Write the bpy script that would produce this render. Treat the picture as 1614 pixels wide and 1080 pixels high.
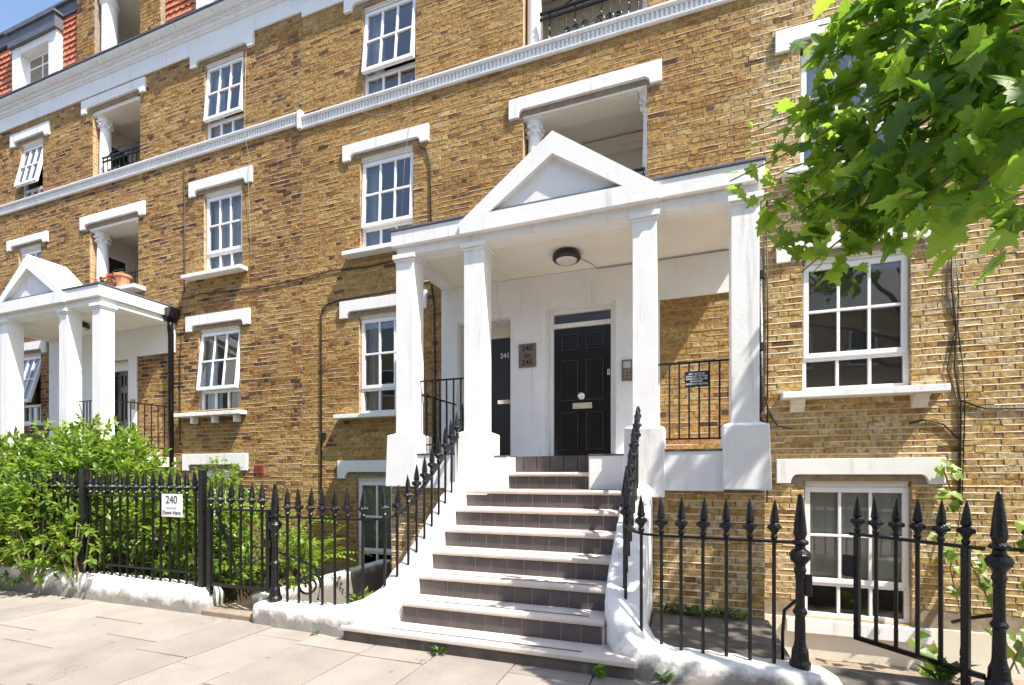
import bpy, math, random
from mathutils import Vector, Matrix
R = math.radians
random.seed(7)
scene = bpy.context.scene
for o in list(bpy.data.objects): bpy.data.objects.remove(o)
col = scene.collection

# ------------------------------------------------------------------ camera, sky, sun, exposure
cam_d = bpy.data.cameras.new('camera'); cam = bpy.data.objects.new('camera', cam_d); col.objects.link(cam)
cam.location = (0, 0, 1.55); cam.rotation_euler = (R(90), 0, R(19.8))
cam_d.sensor_fit = 'HORIZONTAL'; cam_d.sensor_width = 36; cam_d.lens = 772 / 1614 * 36
cam_d.shift_y = (748 - 540) / 1614; cam_d.clip_start = .05; cam_d.clip_end = 3000
scene.camera = cam
SUN = Vector((.62, -.235, 1)).normalized()
world = bpy.data.worlds.new('World'); scene.world = world; world.use_nodes = True
wn = world.node_tree.nodes; wl = world.node_tree.links
sky = wn.new('ShaderNodeTexSky'); sky.sky_type = 'NISHITA'; sky.sun_disc = False
sky.sun_elevation = math.asin(SUN.z); sky.sun_rotation = math.atan2(SUN.x, SUN.y)
sky.air_density = 1.0; sky.dust_density = 1.5; sky.ozone_density = 1.0
wl.new(sky.outputs[0], wn['Background'].inputs[0]); wn['Background'].inputs[1].default_value = .145
sun_d = bpy.data.lights.new('sun', 'SUN'); sun = bpy.data.objects.new('sun', sun_d); col.objects.link(sun)
sun_d.energy = 5; sun_d.angle = R(.53); sun_d.color = (1, .95, .87)
sun.rotation_euler = SUN.to_track_quat('Z', 'Y').to_euler(); sun.location = (6, -2, 14)
vs = scene.view_settings
vs.view_transform = 'Standard'; vs.look = 'None'; vs.exposure = 1.1; vs.gamma = 1; vs.use_curve_mapping = False
scene.render.engine = 'CYCLES'
scene.cycles.max_bounces = 8; scene.cycles.transparent_max_bounces = 24
scene.cycles.sample_clamp_indirect = 8

# ------------------------------------------------------------------ materials
MATS = {}
def mat(name, color, rough=.6, var=.12, scale=6, bump=0, bscale=60, spec=.5, metal=0, dirt=None, dscale=1.5, damt=.5, stretch=(1, 1, 1)):
    m = bpy.data.materials.new(name); m.use_nodes = True; MATS[name] = m
    n = m.node_tree.nodes; l = m.node_tree.links; b = n['Principled BSDF']
    tc = n.new('ShaderNodeTexCoord')
    mp = n.new('ShaderNodeMapping'); mp.inputs['Scale'].default_value = stretch
    l.new(tc.outputs['Object'], mp.inputs[0])
    nz = n.new('ShaderNodeTexNoise'); nz.inputs['Scale'].default_value = scale; nz.inputs['Detail'].default_value = 6
    l.new(mp.outputs[0], nz.inputs['Vector'])
    rp = n.new('ShaderNodeValToRGB')
    rp.color_ramp.elements[0].position = .3; rp.color_ramp.elements[1].position = .7
    rp.color_ramp.elements[0].color = tuple(c * (1 - var) for c in color) + (1,)
    rp.color_ramp.elements[1].color = tuple(min(1, c * (1 + var)) for c in color) + (1,)
    l.new(nz.outputs[0], rp.inputs[0]); last = rp.outputs[0]
    if dirt:
        d = n.new('ShaderNodeTexNoise'); d.inputs['Scale'].default_value = dscale; d.inputs['Detail'].default_value = 10; d.inputs['Roughness'].default_value = .75
        l.new(mp.outputs[0], d.inputs['Vector'])
        dr = n.new('ShaderNodeValToRGB'); dr.color_ramp.elements[0].position = .56; dr.color_ramp.elements[1].position = .74
        dr.color_ramp.elements[1].color = (damt, damt, damt, 1)
        l.new(d.outputs[0], dr.inputs[0])
        mx = n.new('ShaderNodeMixRGB'); mx.inputs[2].default_value = tuple(dirt) + (1,)
        l.new(dr.outputs[0], mx.inputs[0]); l.new(last, mx.inputs[1]); last = mx.outputs[0]
    l.new(last, b.inputs['Base Color'])
    b.inputs['Roughness'].default_value = rough; b.inputs['Metallic'].default_value = metal
    b.inputs['Specular IOR Level'].default_value = spec
    if bump:
        bn = n.new('ShaderNodeTexNoise'); bn.inputs['Scale'].default_value = bscale; bn.inputs['Detail'].default_value = 5
        l.new(tc.outputs['Object'], bn.inputs['Vector'])
        bp = n.new('ShaderNodeBump'); bp.inputs['Strength'].default_value = bump; bp.inputs['Distance'].default_value = .01
        l.new(bn.outputs[0], bp.inputs['Height']); l.new(bp.outputs[0], b.inputs['Normal'])
    return m

mat('white', (.78, .77, .75), .55, .04, 3, .15, 25, dirt=(.45, .43, .38), dscale=2.2, damt=.22)
mat('white_frame', (.80, .80, .81), .3, .02, 3)
mat('white_rough', (.76, .74, .70), .7, .05, 4, .8, 12, dirt=(.26, .23, .17), dscale=3.2, damt=.85)
def grime(name):
    m = MATS[name]; n = m.node_tree.nodes; l = m.node_tree.links; b = n['Principled BSDF']; src = b.inputs['Base Color'].links[0].from_socket
    g = n.new('ShaderNodeNewGeometry'); sx = n.new('ShaderNodeSeparateXYZ'); l.new(g.outputs['Position'], sx.inputs[0])
    nz = n.new('ShaderNodeTexNoise'); nz.inputs['Scale'].default_value = 5; nz.inputs['Detail'].default_value = 9; nz.inputs['Roughness'].default_value = .7; l.new(g.outputs['Position'], nz.inputs['Vector'])
    a = n.new('ShaderNodeMath'); a.operation = 'MULTIPLY_ADD'; a.inputs[1].default_value = -.45; a.inputs[2].default_value = .25; l.new(nz.outputs[0], a.inputs[0])   # splash line height
    d = n.new('ShaderNodeMath'); d.operation = 'ADD'; l.new(sx.outputs[2], d.inputs[0]); l.new(a.outputs[0], d.inputs[1])
    rp = n.new('ShaderNodeValToRGB'); rp.color_ramp.elements[0].position = .07; rp.color_ramp.elements[1].position = .19; rp.color_ramp.elements[0].color = (1, 1, 1, 1); rp.color_ramp.elements[1].color = (0, 0, 0, 1); l.new(d.outputs[0], rp.inputs[0])
    mx = n.new('ShaderNodeMixRGB'); mx.inputs[2].default_value = (.10, .085, .06, 1); f = n.new('ShaderNodeMath'); f.operation = 'MULTIPLY'; f.inputs[1].default_value = .8
    l.new(rp.outputs[0], f.inputs[0]); l.new(f.outputs[0], mx.inputs[0]); l.new(src, mx.inputs[1]); l.new(mx.outputs[0], b.inputs['Base Color'])
grime('white_rough')
def runs(name, amt, sc=(9, 9, .7)):
    m = MATS[name]; n = m.node_tree.nodes; l = m.node_tree.links; b = n['Principled BSDF']; src = b.inputs['Base Color'].links[0].from_socket
    g = n.new('ShaderNodeNewGeometry'); mp = n.new('ShaderNodeMapping'); mp.inputs['Scale'].default_value = sc; l.new(g.outputs['Position'], mp.inputs[0])
    nz = n.new('ShaderNodeTexNoise'); nz.inputs['Scale'].default_value = 1; nz.inputs['Detail'].default_value = 7; nz.inputs['Roughness'].default_value = .65; l.new(mp.outputs[0], nz.inputs['Vector'])
    rp = n.new('ShaderNodeValToRGB'); rp.color_ramp.elements[0].position = .57; rp.color_ramp.elements[1].position = .78; rp.color_ramp.elements[1].color = (amt, amt, amt, 1); l.new(nz.outputs[0], rp.inputs[0])
    mx = n.new('ShaderNodeMixRGB'); mx.inputs[2].default_value = (.34, .31, .26, 1); l.new(rp.outputs[0], mx.inputs[0]); l.new(src, mx.inputs[1]); l.new(mx.outputs[0], b.inputs['Base Color'])
runs('white', .62)
mat('white_streaked', (.78, .77, .75), .6, .04, 3, .15, 25); runs('white_streaked', .95, (22, 22, 1.1))
mat('ceiling', (.74, .69, .60), .8, .04, 2, .08, 40, dirt=(.5, .45, .36), dscale=1.2, damt=.3)
mat('cream', (.72, .66, .54), .7, .06, 3, .2, 40, dirt=(.4, .34, .25), dscale=2, damt=.4)
mat('mortar', (.27, .21, .145), .95, .25, 14, .7, 90, dirt=(.10, .085, .07), dscale=1.4, damt=.6)
mat('pointing', (.62, .52, .40), .95, .18, 14, .6, 90, dirt=(.20, .16, .12), dscale=2.2, damt=.8)
mat('pointing_ochre', (.40, .285, .165), .95, .25, 9, .6, 90, dirt=(.62, .52, .40), dscale=1.1, damt=.9)
mat('pointing_brown', (.40, .305, .20), .95, .25, 9, .6, 90, dirt=(.16, .12, .08), dscale=1.6, damt=.8)
mat('moulding', (.72, .67, .57), .7, .04, 3, .1, 40)
mat('iron', (.006, .006, .007), .28, .3, 20, .5, 70, spec=.4, dirt=(.05, .03, .018), dscale=7, damt=.8)
mat('lead', (.10, .11, .13), .55, .2, 4, .3, 20)
mat('tread', (.58, .505, .44), .75, .10, 4, .3, 60, dirt=(.24, .20, .16), dscale=3, damt=.45)
mat('strip', (.16, .15, .15), .6, .15, 10)
mat('riser_tile', (.078, .066, .066), .38, .22, 7, .1, 30)
mat('grout', (.46, .42, .39), .9, .1, 20)
mat('dark_stone', (.10, .085, .07), .85, .4, 5, .6, 40, dirt=(.30, .27, .23), dscale=2.5, damt=.7)
mat('slab_brown', (.24, .19, .14), .85, .3, 4, .5, 40, dirt=(.10, .09, .07), dscale=2.5, damt=.6)
mat('paving', (.285, .25, .215), .85, .10, 2.5, .35, 80, dirt=(.19, .155, .12), dscale=1.6, damt=.5)
mat('paving_b', (.31, .272, .235), .85, .10, 2.5, .35, 80, dirt=(.19, .155, .12), dscale=1.9, damt=.5)
mat('paving_c', (.26, .228, .197), .85, .12, 2.5, .35, 80, dirt=(.16, .13, .10), dscale=1.7, damt=.55)
def cracks(name):
    m = MATS[name]; n = m.node_tree.nodes; l = m.node_tree.links; b = n['Principled BSDF']; src = b.inputs['Base Color'].links[0].from_socket
    g = n.new('ShaderNodeNewGeometry'); nz = n.new('ShaderNodeTexNoise'); nz.inputs['Scale'].default_value = 2.2; nz.inputs['Detail'].default_value = 8; nz.inputs['Distortion'].default_value = .6; l.new(g.outputs['Position'], nz.inputs['Vector'])
    rp = n.new('ShaderNodeValToRGB'); e = rp.color_ramp.elements; e[0].position = .497; e[0].color = (0, 0, 0, 1); e[1].position = .503; e[1].color = (0, 0, 0, 1); q = rp.color_ramp.elements.new(.5); q.color = (1, 1, 1, 1); l.new(nz.outputs[0], rp.inputs[0])
    n2 = n.new('ShaderNodeTexNoise'); n2.inputs['Scale'].default_value = .9; l.new(g.outputs['Position'], n2.inputs['Vector']); r2 = n.new('ShaderNodeValToRGB'); r2.color_ramp.elements[0].position = .56; r2.color_ramp.elements[1].position = .62; l.new(n2.outputs[0], r2.inputs[0])
    n3 = n.new('ShaderNodeTexNoise'); n3.inputs['Scale'].default_value = 190; n3.inputs['Detail'].default_value = 3; l.new(g.outputs['Position'], n3.inputs['Vector']); r3 = n.new('ShaderNodeValToRGB'); r3.color_ramp.elements[0].position = .3; r3.color_ramp.elements[0].color = (.72, .70, .68, 1); r3.color_ramp.elements[1].position = .6; l.new(n3.outputs[0], r3.inputs[0])
    f = n.new('ShaderNodeMath'); f.operation = 'MULTIPLY'; l.new(rp.outputs[0], f.inputs[0]); l.new(r2.outputs[0], f.inputs[1])
    gm = n.new('ShaderNodeMixRGB'); gm.blend_type = 'MULTIPLY'; gm.inputs[0].default_value = 1; l.new(src, gm.inputs[1]); l.new(r3.outputs[0], gm.inputs[2])
    vo = n.new('ShaderNodeTexVoronoi'); vo.inputs['Scale'].default_value = 3.2; l.new(g.outputs['Position'], vo.inputs['Vector']); vr = n.new('ShaderNodeValToRGB'); vr.color_ramp.elements[0].position = .045; vr.color_ramp.elements[0].color = (.55, .55, .55, 1); vr.color_ramp.elements[1].position = .065; vr.color_ramp.elements[1].color = (0, 0, 0, 1); l.new(vo.outputs['Distance'], vr.inputs[0])
    fa = n.new('ShaderNodeMath'); fa.operation = 'MAXIMUM'; l.new(f.outputs[0], fa.inputs[0]); l.new(vr.outputs[0], fa.inputs[1]); f = fa
    mx = n.new('ShaderNodeMixRGB'); mx.inputs[2].default_value = (.06, .05, .04, 1); l.new(f.outputs[0], mx.inputs[0]); l.new(gm.outputs[0], mx.inputs[1]); l.new(mx.outputs[0], b.inputs['Base Color'])
for k_ in ('paving', 'paving_b', 'paving_c'): cracks(k_)
mat('joint', (.10, .08, .06), .95, .4, 12, .5, 60)
mat('asphalt', (.05, .05, .052), .9, .2, 30, .5, 200)
mat('soil', (.07, .05, .035), .95, .4, 12, .8, 30)
mat('door_black', (.007, .007, .008), .18, .2, 5, .03, 30, spec=.6)
mat('door_grey', (.030, .029, .030), .35, .15, 40)
mat('brass', (.72, .68, .46), .28, .1, 10, metal=.35)
mat('chrome', (.8, .8, .8), .15, .05, 10, metal=1)
mat('steel', (.27, .215, .16), .36, .1, 3, metal=.85, stretch=(1, 1, 30))
mat('plastic_black', (.012, .012, .013), .4, .2, 10)
mat('lamp_glass', (.62, .60, .56), .3, .05, 10)
mat('text_black', (.01, .01, .01), .5, .1, 10)
mat('text_white', (.8, .8, .8), .5, .02, 10)
mat('text_grey', (.45, .45, .45), .5, .02, 10)
mat('sign_white', (.78, .78, .78), .4, .03, 10)
mat('sign_black', (.018, .02, .03), .35, .1, 10)
mat('terracotta', (.50, .20, .11), .8, .15, 8, .2, 40)
mat('air_brick', (.32, .07, .04), .8, .2, 12)
mat('roof_tile_red', (.52, .17, .085), .8, .22, 5, .3, 50)
mat('curtain', (.82, .81, .80), .9, .05, 4)
mat('room', (.26, .24, .21), .9, .1, 4)
mat('blind_grey', (.34, .315, .27), .8, .08, 6)
mat('blind', (.78, .77, .70), .8, .05, 4)
mat('bark', (.10, .075, .05), .9, .35, 14, .8, 40)
mat('cable', (.02, .018, .016), .6, .2, 10)
mat('pale_cable', (.36, .31, .25), .6, .1, 10)
mat('flower', (.65, .06, .03), .6, .2, 20)
mat('mat_brown', (.12, .07, .045), .95, .3, 40)
mat('twig', (.16, .14, .06), .8, .3, 14)

def leafmat(name, c0, c1, trans):
    m = bpy.data.materials.new(name); m.use_nodes = True; MATS[name] = m
    n = m.node_tree.nodes; l = m.node_tree.links; b = n['Principled BSDF']
    at = n.new('ShaderNodeAttribute'); at.attribute_name = 'tone'
    oi = n.new('ShaderNodeObjectInfo'); ad = n.new('ShaderNodeMath'); ad.operation = 'ADD'
    l.new(at.outputs['Fac'], ad.inputs[0]); l.new(oi.outputs['Random'], ad.inputs[1])
    fr = n.new('ShaderNodeMath'); fr.operation = 'FRACT'; l.new(ad.outputs[0], fr.inputs[0])
    rp = n.new('ShaderNodeValToRGB'); rp.color_ramp.elements[0].color = c0 + (1,); rp.color_ramp.elements[1].color = c1 + (1,)
    l.new(fr.outputs[0], rp.inputs[0]); l.new(rp.outputs[0], b.inputs['Base Color'])
    b.inputs['Roughness'].default_value = .42
    tr = n.new('ShaderNodeBsdfTranslucent')
    hs = n.new('ShaderNodeHueSaturation'); hs.inputs['Value'].default_value = 2.25; hs.inputs['Hue'].default_value = .48
    l.new(rp.outputs[0], hs.inputs['Color']); l.new(hs.outputs[0], tr.inputs[0])
    mx = n.new('ShaderNodeMixShader'); mx.inputs[0].default_value = trans
    l.new(b.outputs[0], mx.inputs[1]); l.new(tr.outputs[0], mx.inputs[2]); l.new(mx.outputs[0], n['Material Output'].inputs[0])
leafmat('leaf_tree', (.055, .14, .010), (.20, .33, .028), .52)
leafmat('leaf_shrub', (.055, .13, .012), (.22, .32, .035), .38)
leafmat('leaf_fern', (.10, .20, .012), (.20, .30, .03), .4)
leafmat('leaf_dark', (.03, .09, .012), (.08, .17, .02), .35)

def brickmat():
    m = bpy.data.materials.new('brick'); m.use_nodes = True; MATS['brick'] = m
    n = m.node_tree.nodes; l = m.node_tree.links; b = n['Principled BSDF']
    at = n.new('ShaderNodeAttribute'); at.attribute_name = 'tone'
    rp = n.new('ShaderNodeValToRGB'); cr = rp.color_ramp
    stops = [(0, (.060, .038, .022)), (.18, (.15, .080, .033)), (.36, (.28, .138, .042)), (.52, (.38, .212, .060)), (.72, (.46, .290, .090)), (.9, (.54, .395, .17)), (1, (.58, .465, .26))]
    cr.elements[0].position = 0; cr.elements[0].color = stops[0][1] + (1,)
    cr.elements[1].position = 1; cr.elements[1].color = stops[-1][1] + (1,)
    for p, c in stops[1:-1]:
        e = cr.elements.new(p); e.color = c + (1,)
    l.new(at.outputs['Fac'], rp.inputs[0])
    g = n.new('ShaderNodeNewGeometry')
    nz = n.new('ShaderNodeTexNoise'); nz.inputs['Scale'].default_value = 22; nz.inputs['Detail'].default_value = 8; nz.inputs['Roughness'].default_value = .7
    l.new(g.outputs['Position'], nz.inputs['Vector'])
    dr = n.new('ShaderNodeValToRGB'); dr.color_ramp.elements[0].position = .36; dr.color_ramp.elements[1].position = .62
    dr.color_ramp.elements[0].color = (.34, .30, .27, 1); dr.color_ramp.elements[1].color = (1.12, 1.08, 1.05, 1)
    l.new(nz.outputs[0], dr.inputs[0])
    mx = n.new('ShaderNodeMixRGB'); mx.blend_type = 'MULTIPLY'; mx.inputs[0].default_value = .85
    l.new(rp.outputs[0], mx.inputs[1]); l.new(dr.outputs[0], mx.inputs[2])
    l.new(mx.outputs[0], b.inputs['Base Color']); b.inputs['Roughness'].default_value = .9
    b.inputs['Specular IOR Level'].default_value = .25
    bn = n.new('ShaderNodeTexNoise'); bn.inputs['Scale'].default_value = 55; bn.inputs['Detail'].default_value = 5
    l.new(g.outputs['Position'], bn.inputs['Vector'])
    bp = n.new('ShaderNodeBump'); bp.inputs['Strength'].default_value = .55; bp.inputs['Distance'].default_value = .008
    l.new(bn.outputs[0], bp.inputs['Height']); l.new(bp.outputs[0], b.inputs['Normal'])
brickmat()
def revealmat():           # brick returns inside window reveals, too thin to pick bricks apart
    m = bpy.data.materials.new('brick_return'); m.use_nodes = True; MATS['brick_return'] = m
    n = m.node_tree.nodes; l = m.node_tree.links; b = n['Principled BSDF']
    g = n.new('ShaderNodeNewGeometry'); sx = n.new('ShaderNodeSeparateXYZ'); l.new(g.outputs['Position'], sx.inputs[0])
    cb = n.new('ShaderNodeCombineXYZ'); a = n.new('ShaderNodeMath'); a.operation = 'ADD'
    l.new(sx.outputs[0], a.inputs[0]); l.new(sx.outputs[1], a.inputs[1]); l.new(a.outputs[0], cb.inputs[0]); l.new(sx.outputs[2], cb.inputs[1])
    bt = n.new('ShaderNodeTexBrick'); l.new(cb.outputs[0], bt.inputs['Vector'])
    bt.inputs['Scale'].default_value = 1; bt.inputs['Brick Width'].default_value = .225; bt.inputs['Row Height'].default_value = .075; bt.inputs['Mortar Size'].default_value = .006
    bt.inputs['Color1'].default_value = (.44, .29, .12, 1); bt.inputs['Color2'].default_value = (.30, .16, .06, 1); bt.inputs['Mortar'].default_value = (.45, .38, .30, 1)
    l.new(bt.outputs[0], b.inputs['Base Color']); b.inputs['Roughness'].default_value = .9
revealmat()
def glassmat(name, tint, base):
    m = bpy.data.materials.new(name); m.use_nodes = True; MATS[name] = m
    n = m.node_tree.nodes; l = m.node_tree.links; n.remove(n['Principled BSDF'])
    tr = n.new('ShaderNodeBsdfTransparent'); tr.inputs[0].default_value = tint + (1,)
    gl = n.new('ShaderNodeBsdfGlossy'); gl.inputs['Roughness'].default_value = .01
    tc = n.new('ShaderNodeTexCoord'); nz = n.new('ShaderNodeTexNoise'); nz.inputs['Scale'].default_value = 1.2
    l.new(tc.outputs['Object'], nz.inputs['Vector'])
    bp = n.new('ShaderNodeBump'); bp.inputs['Strength'].default_value = .04; bp.inputs['Distance'].default_value = .05
    l.new(nz.outputs[0], bp.inputs['Height']); l.new(bp.outputs[0], gl.inputs['Normal'])
    fr = n.new('ShaderNodeFresnel'); fr.inputs[0].default_value = 1.5
    ad = n.new('ShaderNodeMath'); ad.operation = 'MULTIPLY_ADD'; ad.use_clamp = True
    ad.inputs[1].default_value = 1.8; ad.inputs[2].default_value = base
    l.new(fr.outputs[0], ad.inputs[0])
    mx = n.new('ShaderNodeMixShader'); l.new(ad.outputs[0], mx.inputs[0]); l.new(tr.outputs[0], mx.inputs[1]); l.new(gl.outputs[0], mx.inputs[2])
    l.new(mx.outputs[0], n['Material Output'].inputs[0])
glassmat('glass', (.72, .75, .76), .13)
glassmat('glass_clear', (.90, .92, .90), .02)
glassmat('glass_dim', (.62, .64, .65), .06)

# ------------------------------------------------------------------ mesh helpers
class MB:
    def __init__(s): s.v = []; s.f = []; s.t = None
    def quad(s, *p):
        i = len(s.v); s.v += [tuple(q) for q in p]; s.f.append(tuple(range(i, i + len(p)))); return s
    def box(s, x0, x1, y0, y1, z0, z1, T=None):
        p = [(x0, y0, z0), (x1, y0, z0), (x1, y1, z0), (x0, y1, z0), (x0, y0, z1), (x1, y0, z1), (x1, y1, z1), (x0, y1, z1)]
        if T: p = [T(q) for q in p]
        i = len(s.v); s.v += p
        s.f += [tuple(i + k for k in q) for q in ((3, 2, 1, 0), (4, 5, 6, 7), (0, 1, 5, 4), (1, 2, 6, 5), (2, 3, 7, 6), (3, 0, 4, 7))]
        return s
    def prism(s, poly, a0, a1, axis='x', T=None):
        # poly of 2D points; axis x: (y,z); y: (x,z); z: (x,y)
        def P(a, u, v): return (a, u, v) if axis == 'x' else (u, a, v) if axis == 'y' else (u, v, a)
        n = len(poly); i = len(s.v)
        p = [P(a0, u, v) for u, v in poly] + [P(a1, u, v) for u, v in poly]
        if T: p = [T(q) for q in p]
        s.v += p
        s.f.append(tuple(range(i, i + n))); s.f.append(tuple(range(i + 2 * n - 1, i + n - 1, -1)))
        for k in range(n):
            j = (k + 1) % n; s.f.append((i + k, i + n + k, i + n + j, i + j))
        return s
    def lathe(s, prof, c, n=12, a0=0):
        i = len(s.v); m = len(prof)
        for r, z in prof:
            for k in range(n):
                a = a0 + 2 * math.pi * k / n; s.v.append((c[0] + r * math.cos(a), c[1] + r * math.sin(a), c[2] + z))
        for j in range(m - 1):
            for k in range(n):
                k2 = (k + 1) % n
                s.f.append((i + j * n + k, i + j * n + k2, i + (j + 1) * n + k2, i + (j + 1) * n + k))
        s.f.append(tuple(i + k for k in range(n - 1, -1, -1))); s.f.append(tuple(i + (m - 1) * n + k for k in range(n)))
        return s
    def tube(s, path, r, n=6, flat=None):
        path = [Vector(p) for p in path]; i = len(s.v); m = len(path)
        for j, p in enumerate(path):
            t = (path[min(j + 1, m - 1)] - path[max(j - 1, 0)]).normalized()
            u = t.cross(Vector((0, 0, 1)))
            if u.length < .05: u = Vector((1, 0, 0))
            u.normalize(); w = u.cross(t).normalized()
            rr = r[j] if isinstance(r, (list, tuple)) else r
            for k in range(n):
                a = 2 * math.pi * (k + .5) / n
                ru, rw = (rr, rr) if flat is None else (rr * flat[0], rr * flat[1])
                s.v.append(tuple(p + u * math.cos(a) * ru + w * math.sin(a) * rw))
        for j in range(m - 1):
            for k in range(n):
                k2 = (k + 1) % n; s.f.append((i + j * n + k, i + (j + 1) * n + k, i + (j + 1) * n + k2, i + j * n + k2))
        s.f.append(tuple(i + k for k in range(n))); s.f.append(tuple(i + (m - 1) * n + k for k in range(n - 1, -1, -1)))
        return s
    def mesh(s, name, smooth=False):
        me = bpy.data.meshes.new(name); me.from_pydata(s.v, [], s.f)
        if s.t is not None:
            a = me.attributes.new('tone', 'FLOAT', 'FACE'); a.data.foreach_set('value', s.t)
        if smooth: me.polygons.foreach_set('use_smooth', [True] * len(me.polygons))
        me.update(); return me
    def build(s, name, m, parent=None, smooth=False, bev=0, loc=None):
        return link(name, s.mesh(name, smooth), m, parent, bev, loc)
def link(name, me, m, parent=None, bev=0, loc=None):
    if m and not me.materials: me.materials.append(MATS[m])
    o = bpy.data.objects.new(name, me); col.objects.link(o); o.parent = parent
    if loc: o.location = loc
    if bev:
        b = o.modifiers.new('bevel', 'BEVEL'); b.width = bev; b.segments = 2; b.limit_method = 'ANGLE'; b.angle_limit = R(40)
    return o
def tag(o, label, cat, group=None):
    o['label'] = label; o['category'] = cat
    if group: o['group'] = group
    return o
def thing(name, label, cat, group=None, loc=(0, 0, 0)):
    o = bpy.data.objects.new(name, None); col.objects.link(o); o.location = loc; o.empty_display_size = .2
    return tag(o, label, cat, group)
def struct(o): o['kind'] = 'structure'; return o
def stuff(o): o['kind'] = 'stuff'; return o
dg = None
def text(name, s, size, m, parent, loc, rotx=90, align='CENTER', depth=.001, rotz=0, bold=.018):
    cu = bpy.data.curves.new(name, 'FONT'); cu.body = s; cu.size = size; cu.align_x = align; cu.align_y = 'CENTER'; cu.extrude = depth; cu.space_line = .95; cu.offset = size * bold
    t = bpy.data.objects.new(name, cu); col.objects.link(t); bpy.context.view_layer.update()
    me = bpy.data.meshes.new_from_object(t.evaluated_get(bpy.context.evaluated_depsgraph_get()))
    bpy.data.objects.remove(t); bpy.data.curves.remove(cu)
    me.materials.clear(); me.materials.append(MATS[m]); me.name = name
    o = bpy.data.objects.new(name, me); col.objects.link(o); o.parent = parent; o.location = loc; o.rotation_euler = (R(rotx), 0, R(rotz)); return o
TH = R(19.8)
def proj_area(x, y, z, w, hgt):
    d = -x * math.sin(TH) + y * math.cos(TH); xr = x * math.cos(TH) + y * math.sin(TH)
    if d < .1: return 0
    px = 807 + 772 * xr / d; py = 748 - 772 * (z - 1.55) / d
    if not (0 <= px <= 1614 and 0 <= py <= 1080): return 0
    return w * hgt * y / d ** 3
GZ = -.03
D = 6.9

# ------------------------------------------------------------------ ground, pavement, road
struct(MB().quad((-300, -300, -1.3), (300, -300, -1.3), (300, 300, -1.3), (-300, 300, -1.3)).build('ground', 'soil'))
struct(MB().box(-60, 60, -9.5, -.8, -1.25, -.09).build('road', 'asphalt'))
pv = struct(MB().box(-40, 40, -.66, 4.06, -1.25, GZ - .012).build('pavement', 'joint'))
for i in range(26):
    MB().box(-20 + i * 1.2, -20 + i * 1.2 + 1.19, -.8, -.663, -1.2, GZ - .003).build('kerb_stone', 'paving_c', pv, bev=.012)
struct(MB().box(-60, 60, -14, -9.5, -1.25, .03).build('far_pavement', 'paving_c'))
rs = random.Random(3)
# flagstones: courses run from the kerb to the houses, cross joints staggered
x = -13.6; row = 0
while x < 6:
    w = rs.choice((.60, .66, .72, .78)); y = -.655
    first = rs.uniform(.35, 1.0)
    while y < 3.97:
        dy = first if y < -.6 else rs.choice((.62, .78, .92, 1.05)); dy = min(dy, 4.05 - y)
        if 4.05 - y - dy < .2: dy = 4.05 - y
        z1 = GZ + rs.uniform(-.003, .003); g = rs.uniform(.004, .008); tl = rs.uniform(-.003, .003)
        parts = [(x, x + w, y, y + dy)]
        mt = rs.choice(('paving', 'paving', 'paving_b', 'paving_c'))
        b = MB(); b.box(x + g, x + w - g, y + g, y + dy - g, GZ - .06, z1)
        for k in (4, 5, 6, 7):
            v = b.v[k]; b.v[k] = (v[0] + rs.uniform(-.005, .005), v[1] + rs.uniform(-.005, .005), v[2] + tl * (1 if k in (4, 7) else -1))
        b.build('paving_slab', mt, pv, bev=.004)
        y += dy
    x += w; row += 1
# sunk area between the plinth and the houses
struct(MB().box(-6.4, -2.8, 4.25, 6.95, -1.25, -.62).build('area_floor', 'slab_brown'))
struct(MB().box(-.4, 6, 4.25, 6.95, -1.25, -.68).build('area_floor', 'slab_brown'))
struct(MB().box(-20, -6.4, 4.25, 6.95, -1.25, .12).build('garden_soil', 'soil'))

# ------------------------------------------------------------------ bricks
def sub_iv(a, b, blocks):
    out = [(a, b)]
    for c, d in blocks:
        nx = []
        for p, q in out:
            if d <= p or c >= q: nx.append((p, q)); continue
            if c > p: nx.append((p, c))
            if d < q: nx.append((d, q))
        out = nx
    return out
def bond(x0, x1, z0, z1, blocked):
    res = []; r = 0; z = z0
    while z < z1 - .03:
        bl = [(b[0], b[1]) for b in blocked if b[2] < z + .0325 < b[3]]
        x = x0 - (.169 if r % 2 else 0); k = 0
        while x < x1:
            w = (.215 if k % 2 == 0 else .1025) + random.uniform(-.004, .004)
            for a, b in sub_iv(max(x, x0), min(x + w, x1), bl):
                if b - a > .03: res.append((a, b, z, z + .065))
            x += w + .010; k += 1
        z += .075; r += 1
    return res
def brick_geo(mb, a, b, z0, z1, Y, tone):
    p = random.uniform(.002, .0065); j = lambda s=.0055: random.uniform(-s, s)
    i = len(mb.v)
    mb.v += [(a, Y + .004, z0), (b, Y + .004, z0), (b, Y + .004, z1), (a, Y + .004, z1)]
    e = .004
    mb.v += [(a + e + j(), Y - p + j(.0025), z0 + e + j()), (b - e + j(), Y - p + j(.0025), z0 + e + j()), (b - e + j(), Y - p + j(.0025), z1 - e + j()), (a + e + j(), Y - p + j(.0025), z1 - e + j())]
    mb.f += [tuple(i + k for k in q) for q in ((4, 5, 6, 7), (0, 1, 5, 4), (1, 2, 6, 5), (2, 3, 7, 6), (3, 0, 4, 7))]
    mb.t += [tone] * 5
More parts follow.
